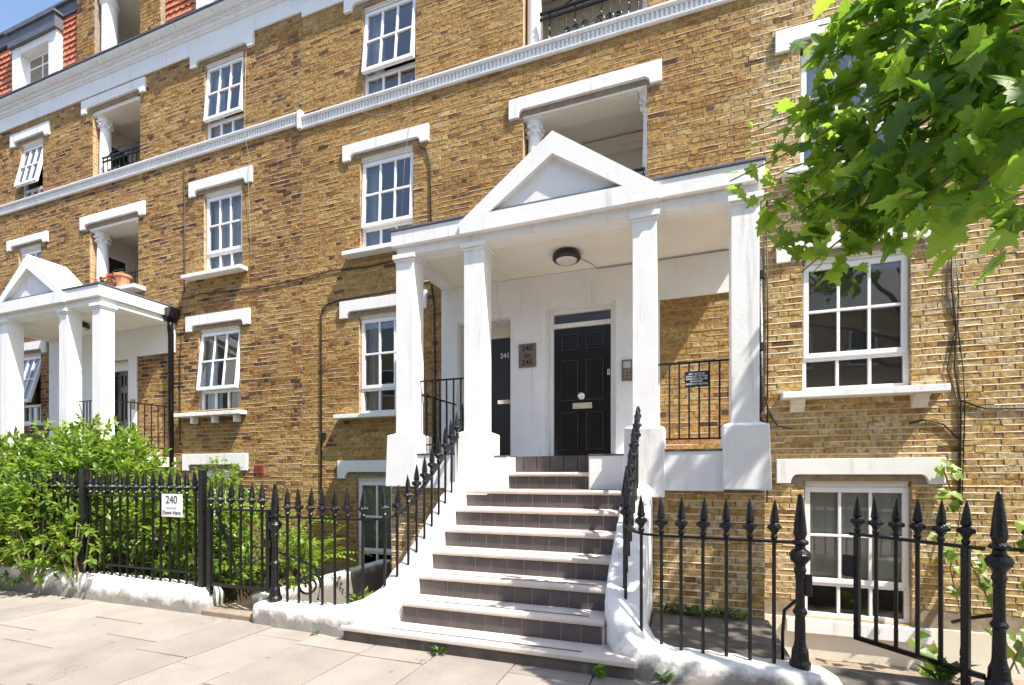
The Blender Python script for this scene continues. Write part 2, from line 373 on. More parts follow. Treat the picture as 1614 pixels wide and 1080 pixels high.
def pointing(house, rects, keep, mname='pointing'):
    # weather-struck bed joints: proud at the lower edge, worn away here and there
    m = MB(); r = random.Random(17)
    for (x0, x1, z0, z1, Y, blocked) in rects:
        z = z0
        while z < z1 - .03:
            bl = [(b[0], b[1]) for b in blocked if b[2] < z + .0325 < b[3]]
            for a, b in sub_iv(x0, x1, bl):
                x = a
                while x < b - .01:
                    e = min(b, x + r.uniform(.12, .5))
                    if r.random() < keep:
                        q = r.uniform(.004, .0085); q2 = q + r.uniform(-.002, .002); w0, w1 = r.uniform(-.001, .004), r.uniform(-.003, .002); i = len(m.v)
                        for xx, p in ((x, q), (e, q2)): m.v += [(xx, Y + .002, z + .064 + w1), (xx, Y - p, z + .0655 + w1), (xx, Y - p * .55, z + .0755 + w0), (xx, Y + .002, z + .077 + w0)]
                        m.f += [(i, i + 4, i + 5, i + 1), (i + 1, i + 5, i + 6, i + 2), (i + 2, i + 6, i + 7, i + 3), (i, i + 1, i + 2, i + 3), (i + 7, i + 6, i + 5, i + 4)]
                    x = e
            z += .075
    stuff(m.build('mortar_pointing', mname, house))
def lay_bricks(house, items, tonef):
    # items: (a,b,z0,z1,Y)
    items = sorted(items, key=lambda q: -proj_area((q[0] + q[1]) / 2, q[4], (q[2] + q[3]) / 2, q[1] - q[0], .065))
    for q in items[:300]:
        mb = MB(); mb.t = []; brick_geo(mb, *q, tonef(q)); mb.build('brick', 'brick', house)
    mb = MB(); mb.t = []
    for q in items[300:]: brick_geo(mb, *q, tonef(q))
    stuff(mb.build('brickwork', 'brick', house))
from mathutils import noise as mn
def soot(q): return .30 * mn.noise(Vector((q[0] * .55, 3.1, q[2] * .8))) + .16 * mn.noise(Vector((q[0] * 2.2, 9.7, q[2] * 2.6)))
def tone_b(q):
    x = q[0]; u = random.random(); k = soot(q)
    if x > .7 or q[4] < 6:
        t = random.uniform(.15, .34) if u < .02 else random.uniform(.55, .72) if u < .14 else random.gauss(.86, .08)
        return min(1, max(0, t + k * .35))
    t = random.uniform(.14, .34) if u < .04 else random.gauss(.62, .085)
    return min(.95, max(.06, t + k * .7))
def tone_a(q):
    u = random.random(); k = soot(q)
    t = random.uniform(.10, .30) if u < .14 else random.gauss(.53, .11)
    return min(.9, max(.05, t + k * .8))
def wall_mesh(x0, x1, z0, z1, Y, holes, depth=.32):
    w = MB(); rvs = []
    xs = sorted({x0, x1, *[min(max(h[k], x0), x1) for h in holes for k in (0, 1)]}); zs = sorted({z0, z1, *[min(max(h[k], z0), z1) for h in holes for k in (2, 3)]})
    Yb = Y + depth
    for i in range(len(xs) - 1):
        for j in range(len(zs) - 1):
            a, b, c, d = xs[i], xs[i + 1], zs[j], zs[j + 1]; cx, cz = (a + b) / 2, (c + d) / 2
            if not any(h[0] < cx < h[1] and h[2] < cz < h[3] for h in holes):
                w.quad((a, Y, c), (b, Y, c), (b, Y, d), (a, Y, d)); w.quad((b, Yb, c), (a, Yb, c), (a, Yb, d), (b, Yb, d))
    for a, b, c, d in holes:
        rv = MB(); rv.v = [(a, Y, c), (b, Y, c), (b, Y, d), (a, Y, d), (a, Yb, c), (b, Yb, c), (b, Yb, d), (a, Yb, d)]
        rv.f = [(0, 1, 5, 4), (1, 2, 6, 5), (2, 3, 7, 6), (3, 0, 4, 7)]; rvs.append(rv)
    for a in (x0, x1): w.quad((a, Y, z0), (a, Yb, z0), (a, Yb, z1), (a, Y, z1))
    w.quad((x0, Y, z1), (x1, Y, z1), (x1, Yb, z1), (x0, Yb, z1))
    return w, rvs

# ------------------------------------------------------------------ windows
def window(house, x0, x1, z0, z1, cols=3, split=.26, ang=0, curtain=0, glass='glass', blind=0, set_in=.055, bm='blind'):
    """white uPVC casement: a six-pane top-hung sash over a row of three fixed lights"""
    y0 = D + set_in; y1 = y0 + .07; fw = .05
    zt = z0 + (z1 - z0) * split
    f = MB()
    f.box(x0, x1, y0, y1, z1 - fw, z1); f.box(x0, x1, y0, y1, z0, z0 + fw)
    f.box(x0, x0 + fw, y0 + .002, y1 - .002, z0 + fw, z1 - fw); f.box(x1 - fw, x1, y0 + .002, y1 - .002, z0 + fw, z1 - fw)
    f.box(x0 + fw, x1 - fw, y0 + .002, y1 - .002, zt - .035, zt + .02)
    cw = (x1 - x0 - 2 * fw) / cols
    for k in range(1, cols): f.box(x0 + fw + k * cw - .016, x0 + fw + k * cw + .016, y0 + .006, y1 - .006, z0 + fw, zt - .035)
    w = f.build('window', 'white_frame', house, bev=.004)
    for k in range(cols):
        MB().quad((x0 + fw + k * cw, y0 + .04, z0 + fw), (x0 + fw + (k + 1) * cw, y0 + .04, z0 + fw), (x0 + fw + (k + 1) * cw, y0 + .04, zt - .03), (x0 + fw + k * cw, y0 + .04, zt - .03)).build('pane', glass, w)
    ca, sa = math.cos(ang), math.sin(ang); zh = z1 - fw + .02
    def T(p):
        dy, dz = p[1] - y0, p[2] - zh
        return (p[0], y0 + dy * ca + dz * sa, zh - dy * sa * -1 * -1 + dz * ca) if ang else p
    sx0, sx1, sz0, sz1 = x0 + .018, x1 - .018, zt + .004, z1 - .02; sw = .058; sy0, sy1 = y0 - .014, y0 + .045
    s = MB()
    s.box(sx0, sx1, sy0, sy1, sz1 - sw, sz1, T); s.box(sx0, sx1, sy0, sy1, sz0, sz0 + sw, T)
    s.box(sx0, sx0 + sw, sy0 + .001, sy1 - .001, sz0 + sw, sz1 - sw, T); s.box(sx1 - sw, sx1, sy0 + .001, sy1 - .001, sz0 + sw, sz1 - sw, T)
    cw = (sx1 - sx0 - 2 * sw) / cols; zm = (sz0 + sz1) / 2
    for k in range(1, cols): s.box(sx0 + sw + k * cw - .016, sx0 + sw + k * cw + .016, sy0 + .007, sy1 - .007, sz0 + sw, sz1 - sw, T)
    s.box(sx0 + sw, sx1 - sw, sy0 + .005, sy1 - .005, zm - .016, zm + .016, T)
    s.build('sash', 'white_frame', w, bev=.003)
    for k in range(cols):
        for a, b in ((sz0 + sw, zm), (zm, sz1 - sw)):
            xa, xb, yy = sx0 + sw + k * cw, sx0 + sw + (k + 1) * cw, sy0 + .03
            MB().quad(*[T(p) for p in ((xa, yy, a), (xb, yy, a), (xb, yy, b), (xa, yy, b))]).build('pane', glass, w)
    xm = (sx0 + sx1) / 2
    MB().box(xm - .06, xm + .05, sy1, sy1 + .03, sz0 + .07, sz0 + .09, T).build('handle', 'white_frame', w)
    # the room behind
    yb = y1 + .9; rm = MB(); a, b, c, d = x0 - .35, x1 + .35, z0 - .25, z1 + .25
    rm.quad((a, yb, c), (b, yb, c), (b, yb, d), (a, yb, d)); rm.quad((a, y1 + .16, c), (a, yb, c), (a, yb, d), (a, y1 + .16, d)); rm.quad((b, y1 + .16, c), (b, yb, c), (b, yb, d), (b, y1 + .16, d))
    rm.quad((a, y1 + .16, c), (b, y1 + .16, c), (b, yb, c), (a, yb, c)); rm.quad((a, y1 + .16, d), (b, y1 + .16, d), (b, yb, d), (a, yb, d))
    rm.build('room', 'room', w)
    def cur(xa, xb):
        n = max(8, int((xb - xa) / .025)); m = MB()
        for k in range(n):
            u0, u1 = xa + (xb - xa) * k / n, xa + (xb - xa) * (k + 1) / n
            g = lambda k: y1 + .06 + .022 * math.sin(k * 1.3) + .008 * math.sin(k * 2.9)
            m.quad((u0, g(k), z0 + .02), (u1, g(k + 1), z0 + .02), (u1, g(k + 1), z1), (u0, g(k), z1))
        m.build('curtain', 'curtain', w, smooth=True)
    W = x1 - x0
    if curtain == 1: cur(x0, x0 + W * .28)
    elif curtain == 2: cur(x0, x0 + W * .25); cur(x1 - W * .25, x1)
    elif curtain == 3: cur(x0, x1)
    if blind: MB().box(x0 + .03, x1 - .03, y1 + .012, y1 + .02, z1 - (z1 - z0) * blind, z1).build('blind', bm, w)
    return w
def lintel(house, x0, x1, z0, z1, head=None, proud=.045):
    """painted lintel with dropped ears and a moulded soffit between them"""
    e = .235; up = (z1 - z0) * .36
    pts = [(x0, z0), (x0 + e - .10, z0)]
    for k in range(7):
        a = math.pi / 2 * k / 6; pts.append((x0 + e - .10 + .075 * (1 - math.cos(a)) + .02, z0 + up * math.sin(a)))
    for k in range(6, -1, -1):
        a = math.pi / 2 * k / 6; pts.append((x1 - e + .10 - .075 * (1 - math.cos(a)) - .02, z0 + up * math.sin(a)))
    pts += [(x1 - e + .10, z0), (x1, z0), (x1, z1), (x0, z1)]
    l = MB().prism(pts, D - proud, D + .05, 'y').build('lintel', 'white', house, bev=.006)
    head = z0 - .03 if head is None else head; xa, xb = x0 + .19, x1 - .19; m = MB(); zt = z0 + up; n = 4; st = (zt - head) / n
    for k, yy in enumerate((D + .006, D + .016, D + .027, D + .038)):
        m.box(xa + .004 * k + .12 * (k > 0), xb - .004 * k - .12 * (k > 0), yy, D + .168 - .002 * k, zt - st * (k + 1), zt - st * k + (.012 if k == 0 else -.002)) if k else m.box(xa, xb, yy, D + .17, zt - st, zt + .012)
    m.build('soffit_moulding', 'moulding', l, bev=.004)
    return (x0, x1, z0, z1)
def sill(house, x0, x1, z0, z1, proj=.17, brackets=()):
    s = MB(); s.prism([(D - proj, z0), (D - proj, z1 - .012), (D + .11, z1), (D + .11, z0)], x0, x1, 'x')
    o = s.build('sill', 'white', house, bev=.006)
    for bx in brackets:
        b = MB(); b.prism([(D + .01, z0 - .16), (D - .06, z0 - .16), (D - .065, z0 - .11), (D - .10, z0 - .09), (D - .10, z0 - .04), (D - .13, z0 - .03), (D - .13, z0 - .002), (D + .01, z0 - .002)], bx - .075, bx + .075, 'x')
        b.build('bracket', 'cream', o, bev=.003)
    return (x0, x1, z0, z1)

def loggia(house, x0, x1, z0, z1, rail=True, cols=True, depth=1.15, dark=.42):
    """recessed balcony with corner columns and an iron balustrade"""
    ya, yb = D + .30, D + depth; a, b = x0 - .25, x1 + .25; zc = z1 + .12; m = MB()
    m.quad((a, yb, z0), (b, yb, z0), (b, yb, zc), (a, yb, zc)); m.quad((a, ya, z0), (a, yb, z0), (a, yb, zc), (a, ya, zc)); m.quad((b, ya, z0), (b, yb, z0), (b, yb, zc), (b, ya, zc))
    m.quad((a, ya, zc), (b, ya, zc), (b, yb, zc), (a, yb, zc)); m.quad((a, ya, z0), (b, ya, z0), (b, yb, z0), (a, yb, z0))
    lg = m.build('loggia', 'ceiling', house)
    MB().box(a + .02, b - .02, yb - .12, yb - .02, zc - .16, zc - .03).box(a + .02, b - .02, yb - .08, yb - .02, zc - .24, zc - .162).build('cove', 'ceiling', lg, bev=.01)
    xm = (x0 + x1) / 2
    MB().box(xm - .55, xm + .75, yb - .05, yb - .02, z0 + .02, z0 + 1.12).build('door_frame', 'white', lg)
    MB().box(xm - .48, xm + .68, yb - .055, yb - .045, z0 + .1, z0 + 1.05).build('pane', 'glass_dim', lg)
    MB().box(xm - .5, xm + .7, yb - .044, yb - .03, z0 + .06, z0 + 1.08).build('door_panel', 'door_grey', lg)
    if x0 < -8:
        MB().box(a + .004, a + .03, ya + .12, yb - .25, z0 + .02, z0 + 1.18).build('door_frame', 'white', lg); MB().box(a + .031, a + .04, ya + .18, yb - .31, z0 + .05, z0 + 1.10).build('door_panel', 'door_black', lg)
    if cols:
        MB().box(x0 + .002, x1 - .002, D + .003, D + .4, z1 - .03, z1 + .02).build('soffit', 'moulding', lg)
        for cx in (x0 + .13, x1 + .035):
            prof = [(.135, 0), (.135, .06), (.115, .08), (.112, .1), (.11, (z1 - z0) * .5), (.095, z1 - z0 - .27), (.11, z1 - z0 - .25), (.10, z1 - z0 - .23), (.115, z1 - z0 - .12), (.145, z1 - z0 - .05), (.145, z1 - z0 - .001)]
            c = MB().lathe(prof, (cx, D + .17, z0 + .001), 20).build('column', 'white', lg, smooth=False)
            cp = MB(); zc0 = z1 - .25
            for k in range(8):
                an = k * math.pi / 4
                for (rr, zz, sz) in ((.115, .04, .028), (.13, .12, .030)):
                    px, py = cx + rr * math.cos(an + zz * 3), D + .17 + rr * math.sin(an + zz * 3)
                    cp.lathe([(.003, -sz), (sz * .8, -sz * .5), (sz, 0), (sz * .8, sz * .7), (.003, sz)], (px, py, zc0 + zz), 6)
            cp.box(cx - .15, cx + .15, D + .02, D + .32, z1 - .045, z1 + .01)
            cp.build('capital', 'white', c)
    return lg
def balcony_rail(label, x0, x1, z0, hgt=.42, y=None, group='iron balustrades of the recessed balconies'):
    y = D + .03 if y is None else y
    t = thing('balcony_railing', label, 'railing', group, ((x0 + x1) / 2, y, z0)); W = x1 - x0
    def L(mb, n, sm=False): return mb.build(n, 'iron', t, smooth=sm)
    for z in (hgt, hgt - .085): L(MB().box(-W / 2, W / 2, -.016, .016, z - .014, z + .014), 'rail')
    n = int(W / .125)
    for k in range(n + 1):
        x = -W / 2 + .02 + (W - .04) * k / n
        if k % 3 == 1: L(MB().tube([(x + .014 * math.sin(q * 1.5), 0, hgt * q / 14) for q in range(15)], .010, 5), 'bar')
        else: L(MB().tube([(x, 0, 0), (x, 0, hgt + .03)], .010, 5), 'bar')
    s = MB()
    for sx in (-1, 1):
        for (cx, r0) in ((.10, .07), (.24, .055), (.36, .045)):
            s.tube([(sx * (cx + r0 * (1 - q / 26) * math.cos(q * .5)), -.012, .10 + r0 * (1 - q / 26) * math.sin(q * .5)) for q in range(22)], .008, 5)
    s.tube([(-.42 + .84 * q / 16, -.005, hgt + .015 + .10 * math.sin(math.pi * q / 16)) for q in range(17)], .010, 5)
    L(s, 'scrollwork')
    return t

# ------------------------------------------------------------------ the two houses
houseB = thing('brick_house', 'yellow stock brick terraced house behind the white front steps, door plaque 240 to 245', 'house', 'terraced houses', (-1.5, D, 0))
houseA = thing('brick_house', 'browner brick terraced house with red tiled attic, behind the leafy shrub', 'house', 'terraced houses', (-11.5, D, 0))
for h in (houseA, houseB): h.location = (0, 0, 0)
SEAM = -6.42

def facade(house, X0, X1, ztop, holes, blocked, dz, tonef, extra=(), keep=.86):
    holes = [(h[0], h[1], h[2], max([h[3]] + [b[2] + .03 for b in blocked if b[0] < h[0] and b[1] > h[1] and 0 < b[2] - h[3] < .2 and b[1] - b[0] < 2.5])) for h in holes]
    w, rv = wall_mesh(X0, X1, -1.2, ztop, D, holes)
    w.build('wall', 'mortar', house)
    for r_ in rv: r_.build('window_reveal', 'brick_return', house)
    items = [q + (D,) for q in bond(X0 + .003, X1 - .003, .0 + dz, ztop - .02, list(holes) + list(blocked))]
    for (x0, x1, z0, z1, Y) in extra:
        items += [q + (Y,) for q in bond(x0, x1, z0, z1, [])]
    bl = list(holes) + list(blocked)
    if house is houseB:
        pointing(house, [(X0 + .003, .75, dz, ztop - .02, D, bl)], .7, 'pointing_ochre'); pointing(house, [(.75, X1 - .003, dz, ztop - .02, D, bl)] + [e + ([],) for e in extra], .88)
    else: pointing(house, [(X0 + .003, X1 - .003, dz, ztop - .02, D, bl)], .75, 'pointing_brown')
    lay_bricks(house, items, tonef)
def string_course(house, x0, x1, z0):
    s = MB(); s.prism([(D + .02, z0), (D - .035, z0), (D - .045, z0 + .02), (D - .045, z0 + .035), (D - .022, z0 + .04), (D - .022, z0 + .145), (D - .06, z0 + .15), (D - .075, z0 + .175), (D - .075, z0 + .20), (D + .02, z0 + .215)], x0, x1, 'x')
    s.build('string_course', 'white', house)
    d = MB(); n = int((x1 - x0) / .062)
    for k in range(n):
        x = x0 + (k + .5) * (x1 - x0) / n
        d.box(x - .017, x + .017, D - .046, D - .021, z0 + .045, z0 + .142)
    stuff(d.build('dentil_band', 'white', house))
def cornice(house, x0, x1, z0):
    P = [(D + .05, z0), (D - .03, z0), (D - .03, z0 + .30), (D - .05, z0 + .31), (D - .06, z0 + .335), (D - .085, z0 + .35), (D - .085, z0 + .40), (D - .105, z0 + .41), (D - .105, z0 + .46), (D - .15, z0 + .47), (D - .185, z0 + .50), (D - .21, z0 + .53), (D - .21, z0 + .56), (D + .05, z0 + .565)]
    MB().prism(P, x0, x1, 'x').build('cornice', 'white', house)
    d = MB(); n = int((x1 - x0) / .07)
    for k in range(n):
        x = x0 + (k + .5) * (x1 - x0) / n; d.box(x - .018, x + .018, D - .128, D - .104, z0 + .415, z0 + .458)
    stuff(d.build('dentil_band', 'white', house))
    MB().box(x0, x1, D - .235, D - .10, z0 + .566, z0 + .60).build('gutter', 'lead', house, bev=.008)

def portico(house, cols, dz, ex, Yc=5.6, brickbay=True):
    """four square columns, flat lead roof and a pediment over the middle bay"""
    x0, x1 = cols[0][0] - .045, cols[3][1] + .045; zs = 4.445 + dz
    rf = MB(); rf.box(x0, x1, Yc - .05, D, 4.555 + dz, 4.75 + dz)
    P = rf.build('portico', 'white', house, bev=.006)
    MB().box(x0 - .012, x1 + .012, Yc - .065, D - .003, 4.752 + dz, 4.782 + dz).build('lead_edge', 'lead', P, bev=.006)
    bm = MB(); a, b = cols[0][0] + .008, cols[3][1] - .008
    bm.box(a, b, Yc + .012, Yc + .25, zs, 4.553 + dz); bm.box(a, a + .22, Yc + .252, D - .004, zs, 4.553 + dz); bm.box(b - .22, b, Yc + .252, D - .004, zs, 4.553 + dz)
    bm.box(cols[1][0] - .004, cols[2][1] + .004, Yc - .006, Yc + .011, zs + .003, 4.553 + dz)
    bm.build('beam', 'white', P, bev=.004)
    MB().box(a + .221, b - .221, Yc + .252, D - .005, zs + .012, zs + .05).build('ceiling', 'ceiling', P)
    # pediment
    pl, pr = cols[1][0] - .02, cols[2][1] + .03; xm = (pl + pr) / 2; zb, zsn, za = 4.545 + dz, 4.69 + dz, 5.55 + dz
    yf = Yc - .085; yb = yf + .62
    tri = [(xm - .805, 4.745 + dz), (xm + .805, 4.745 + dz), (xm, 5.288 + dz)]
    out = [(pl, zb), (pr, zb), (pr, zsn), (xm, za), (pl, zsn)]
    m = MB()
    def fr(p): return [(q[0], yf, q[1]) for q in p]
    o_, t_ = out, tri
    for q in ([o_[0], o_[1], t_[1], t_[0]], [o_[1], o_[2], t_[1]], [o_[2], o_[3], t_[2], t_[1]], [o_[3], o_[4], t_[0], t_[2]], [o_[4], o_[0], t_[0]]):
        m.quad(*fr(q))
    for k in range(3):
        p, q = tri[k], tri[(k + 1) % 3]; m.quad((p[0], yf, p[1]), (q[0], yf, q[1]), (q[0], yf + .085, q[1]), (p[0], yf + .085, p[1]))
    for k in range(5):
        p, q = out[k], out[(k + 1) % 5]; m.quad((p[0], yf, p[1]), (p[0], yb, p[1]), (q[0], yb, q[1]), (q[0], yf, q[1]))
    m.quad(*[(q[0], yb, q[1]) for q in out[::-1]])
    pd = m.build('pediment', 'white', P)
    MB().quad(*[(q[0], yf + .083, q[1]) for q in tri]).build('tympanum', 'white', pd)
    for i, (c0, c1) in enumerate(cols):
        w = c1 - c0; cz = zs - .0
        c = MB().box(c0, c1, Yc, Yc + w, 2.06 + dz, cz - .004).build('column', 'white', P, bev=.006)
        MB().box(c0 - .035, c1 + .035, Yc - .035, Yc + w + .035, cz - .055, cz + .005).box(c0 - .018, c1 + .018, Yc - .018, Yc + w + .018, cz - .085, cz - .056).build('capital', 'white', c, bev=.006)
        zb0 = 1.39 + dz if i in (0, 3) else 1.30 + dz
        o = .085; b = MB(); zt = 2.09 + dz
        lo, hi = (-.02 if i == 0 else 0), (.02 if i == 3 else 0)
        p = [(c0 - o + lo, Yc - o - .01, zb0), (c1 + o + hi, Yc - o - .01, zb0), (c1 + o + hi, Yc + w + o, zb0), (c0 - o + lo, Yc + w + o, zb0)]
        q = [(c0 - o, Yc - o, zt - .03), (c1 + o, Yc - o, zt - .03), (c1 + o, Yc + w + o, zt - .03), (c0 - o, Yc + w + o, zt - .03)]
        r = [(c0 - .01, Yc - .01, zt), (c1 + .01, Yc - .01, zt), (c1 + .01, Yc + w + .01, zt), (c0 - .01, Yc + w + .01, zt)]
        b.v = p + q + r
        for s in (0, 4):
            for k in range(4): b.f.append((s + k, s + (k + 1) % 4, s + 4 + (k + 1) % 4, s + 4 + k))
        b.f += [(3, 2, 1, 0), (8, 9, 10, 11)]
        b.build('plinth', 'white', c, bev=.012)
    # aprons between the outer plinths, and the landing
    for i, j in ((0, 1), (2, 3)):
        MB().box(cols[i][1] + .07, cols[j][0] - .07, Yc - .055, Yc + .16, 1.375 + dz, 1.80 + dz).build('apron', 'white_streaked', P, bev=.006)
        MB().box(cols[i][1] + .075, cols[j][0] - .075, Yc - .065, Yc + .2, 1.802 + dz, 1.822 + dz).build('apron_coping', 'dark_stone', P)
    MB().box(cols[0][0] - .05, cols[3][1] + .05, Yc + .46, D + .3, 1.60 + dz, 1.785 + dz).build('landing', 'white', P)
    ic, jc = cols[1][1] - .42, cols[2][0] + .40
    return P

colsB = [(-3.656, -3.39), (-2.662, -2.395), (-.589, -.327), (.419, .688)]
colsA = [(-13.62, -13.37), (-12.62, -12.37), (-10.79, -10.555), (-9.86, -9.635)]
# window rectangles of each house: x0,x1,z0,z1
WB = dict(g=(-5.225, -4.19, 2.575, 4.175), f=(-5.20, -4.18, 5.30, 6.81), s=(-5.15, -4.13, 7.86, 9.34), b=(-5.28, -4.24, -.17, 1.445),
          rg=(1.325, 2.425, 2.575, 4.14), rb=(1.34, 2.435, -.20, 1.41), rf=(1.30, 2.40, 5.30, 6.76), rs=(1.30, 2.40, 7.86, 9.34))
LB1 = (-2.31, -.53, 5.15, 6.86); LB2 = (-2.31, -.53, 7.85, 9.36)
WA = dict(g=(-8.96, -7.89, 2.76, 4.305), f=(-8.82, -7.84, 5.42, 6.91), s=(-8.80, -7.81, 7.955, 9.42), b=(-8.98, -7.96, .0, 1.58),
          lg=(-14.80, -13.95, 2.75, 4.30), lf=(-14.80, -13.95, 5.42, 6.76), ls=(-14.72, -13.87, 7.84, 9.18))
LA1 = (-12.22, -10.68, 5.40, 6.85); LA2 = (-12.12, -10.62, 7.90, 9.33)
D1 = (-1.95, -.945, 1.785, 3.97); D2 = (-3.38, -2.49, 1.785, 3.90)       # door openings of B
DA1 = (-11.72, -10.95, 1.885, 3.95)

# ---- house B
blB = []
for k, (xa, xb, za, zb) in dict(g=(-5.60, -3.92, 4.20, 4.49), f=(-5.54, -3.885, 6.86, 7.13), s=(-5.51, -3.84, 9.38, 9.66), b=(-5.64, -3.90, 1.48, 1.785),
                                rg=(1.03, 2.72, 4.18, 4.47), rb=(1.035, 2.735, 1.44, 1.742), rf=(1.02, 2.70, 6.80, 7.07), rs=(1.02, 2.70, 9.38, 9.66)).items():
    blB.append(lintel(houseB, xa, xb, za, zb, WB[k][3]))
blB.append(lintel(houseB, -2.525, -.335, 6.84, 7.13)); blB.append(lintel(houseB, -2.525, -.335, 9.36, 9.64))
blB.append(sill(houseB, -5.62, -4.0, 2.49, 2.565)); blB.append(sill(houseB, -5.45, -3.98, 5.205, 5.29)); blB.append(sill(houseB, -5.50, -4.02, -.26, -.18, .1))
blB.append(sill(houseB, 1.08, 2.72, 2.475, 2.565, .19, (1.26, 2.49))); blB.append(sill(houseB, 1.1, 2.66, 5.205, 5.29)); blB.append(sill(houseB, 1.14, 2.62, -.38, -.205, .08))
blB += [(-3.655, -.36, 1.7, 4.47), (-.36, .70, 3.90, 4.47), (-3.7, .74, 4.44, 4.80), (-3.5, .5, -1, 1.5), (SEAM, 6, -1.2, -.02)]
holesB = list(WB.values()) + [LB1, LB2, D1, D2]
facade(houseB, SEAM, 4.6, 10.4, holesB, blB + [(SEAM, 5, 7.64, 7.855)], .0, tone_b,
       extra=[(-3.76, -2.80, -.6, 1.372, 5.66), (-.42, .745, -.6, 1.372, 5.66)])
string_course(houseB, SEAM - .02, 4.6, 7.64); cornice(houseB, SEAM, 4.6, 9.62)
MB().box(-3.758, .742, 5.664, D - .01, -.7, 1.374).build('porch_base', 'mortar', houseB)
MB().box(SEAM + .003, -3.77, D - .03, D - .001, -1.0, -.02).build('render_plinth', 'white_rough', houseB); MB().box(.77, 4.6, D - .03, D - .001, -1.0, -.21).build('render_plinth', 'cream', houseB)
for k, a in dict(g=dict(curtain=1), f=dict(ang=R(2.5), curtain=1), s=dict(ang=R(6), curtain=1), b=dict(glass='glass_dim', blind=.72), rg=dict(glass='glass_dim', blind=1.0, bm='blind_grey'), rb=dict(blind=.74, glass='glass_clear'), rf=dict(curtain=1), rs=dict(curtain=1)).items():
    window(houseB, *WB[k], **a)
loggia(houseB, *LB1); loggia(houseB, *LB2)
# painted wall inside the portico, in pieces round the two door openings
pw = MB(); Yp = D - .028
pw.box(-3.655, D2[0], Yp, D - .002, 1.787, 4.452); pw.box(D2[0], D2[1], Yp, D - .002, D2[3], 4.452); pw.box(D2[1], D1[0], Yp, D - .002, 1.787, 4.452)
pw.box(D1[0], D1[1], Yp, D - .002, D1[3], 4.452); pw.box(D1[1], -.36, Yp, D - .002, 1.787, 4.452); pw.box(-.36, .688, Yp, D - .002, 3.90, 4.452)
pw.build('painted_wall', 'white', houseB)
portico(houseB, colsB, 0, 0)
for (a, b, c, d) in (D1, D2):      # plastered door recesses
    MB().box(a - .001, a + .02, D, D + .45, c, d).box(b - .02, b + .001, D, D + .45, c, d).box(a + .021, b - .021, D, D + .45, d - .02, d + .001).build('door_recess', 'white', houseB)

def panel_door(house, x0, x1, z0, z1, y, m, name='door'):
    d = MB().box(x0, x1, y, y + .05, z0, z1).build(name, m, house, bev=.003)
    W, H = x1 - x0, z1 - z0
    for (ua, ub) in ((.13, .45), (.57, .89)):
        for (va, vb) in ((.05, .35), (.435, .755), (.825, .955)):
            a, b, c, e = x0 + ua * W, x0 + ub * W, z0 + va * H, z0 + vb * H; t = .028
            MB().box(a, b, y - .020, y - .0005, c, c + t).box(a, b, y - .020, y - .0005, e - t, e).box(a, a + t, y - .020, y - .0005, c + t, e - t).box(b - t, b, y - .020, y - .0005, c + t, e - t).build('panel_moulding', m, d, bev=.009)
            MB().box(a + .045, b - .045, y - .007, y - .0005, c + .045, e - .045).build('panel', m, d, bev=.006)
    return d
dy = D + .13
dr = panel_door(houseB, -1.865, -1.035, 1.80, 3.69, dy, 'door_black')
fr = MB(); fr.box(-1.93, -1.868, dy - .04, dy + .08, 1.787, 3.95).box(-1.032, -.967, dy - .04, dy + .08, 1.787, 3.95).box(-1.867, -1.033, dy - .04, dy + .08, 3.693, 3.755).box(-1.867, -1.033, dy - .04, dy + .08, 3.90, 3.95)
fr.build('frame', 'white', dr, bev=.005)
MB().box(-1.866, -1.034, dy + .02, dy + .03, 3.756, 3.899).build('transom_light', 'glass_dim', dr)
MB().box(-1.9, -1.0, dy + .10, dy + .5, 1.79, 3.95).build('hall', 'room', dr)
MB().lathe([(.004, 0), (.035, .004), (.045, .012), (.03, .02), (.03, .03), (.055, .045), (.058, .06), (.045, .078), (.003, .088)], (0, 0, 0), 20).build('knob', 'chrome', dr, smooth=True, loc=(-1.45, dy - .001, 2.68)).rotation_euler = (R(90), 0, 0)
MB().box(-1.585, -1.305, dy - .016, dy - .001, 2.505, 2.59).build('letter_plate', 'brass', dr, bev=.004)
MB().box(-1.562, -1.328, dy - .022, dy - .017, 2.525, 2.57).build('letter_flap', 'brass', dr, bev=.003)
MB().box(-1.085, -1.045, dy - .014, dy - .001, 2.97, 3.055).build('lock', 'chrome', dr, bev=.006)
d2y = D + .33
dr2 = MB().box(-3.36, -2.50, d2y, d2y + .05, 1.80, 3.70).build('door', 'door_grey', houseB, bev=.004); dr2['label'] = 'plain dark grey flush door numbered 241'
MB().box(-3.36, -2.50, d2y - .02, d2y + .05, 3.702, 3.89).build('frame', 'cream', dr2)
MB().box(-2.84, -2.62, d2y - .014, d2y - .001, 2.66, 2.725).build('letter_plate', 'chrome', dr2, bev=.003)
text('number', '241', .105, 'text_white', dr2, (-2.72, d2y - .003, 3.42))
MB().box(-3.2, -2.52, 6.55, 6.86, 1.787, 1.81).build('doormat', 'mat_brown', None, bev=.006)
tag(bpy.data.objects['doormat'], 'brown doormat on the landing outside the grey door 241', 'doormat')
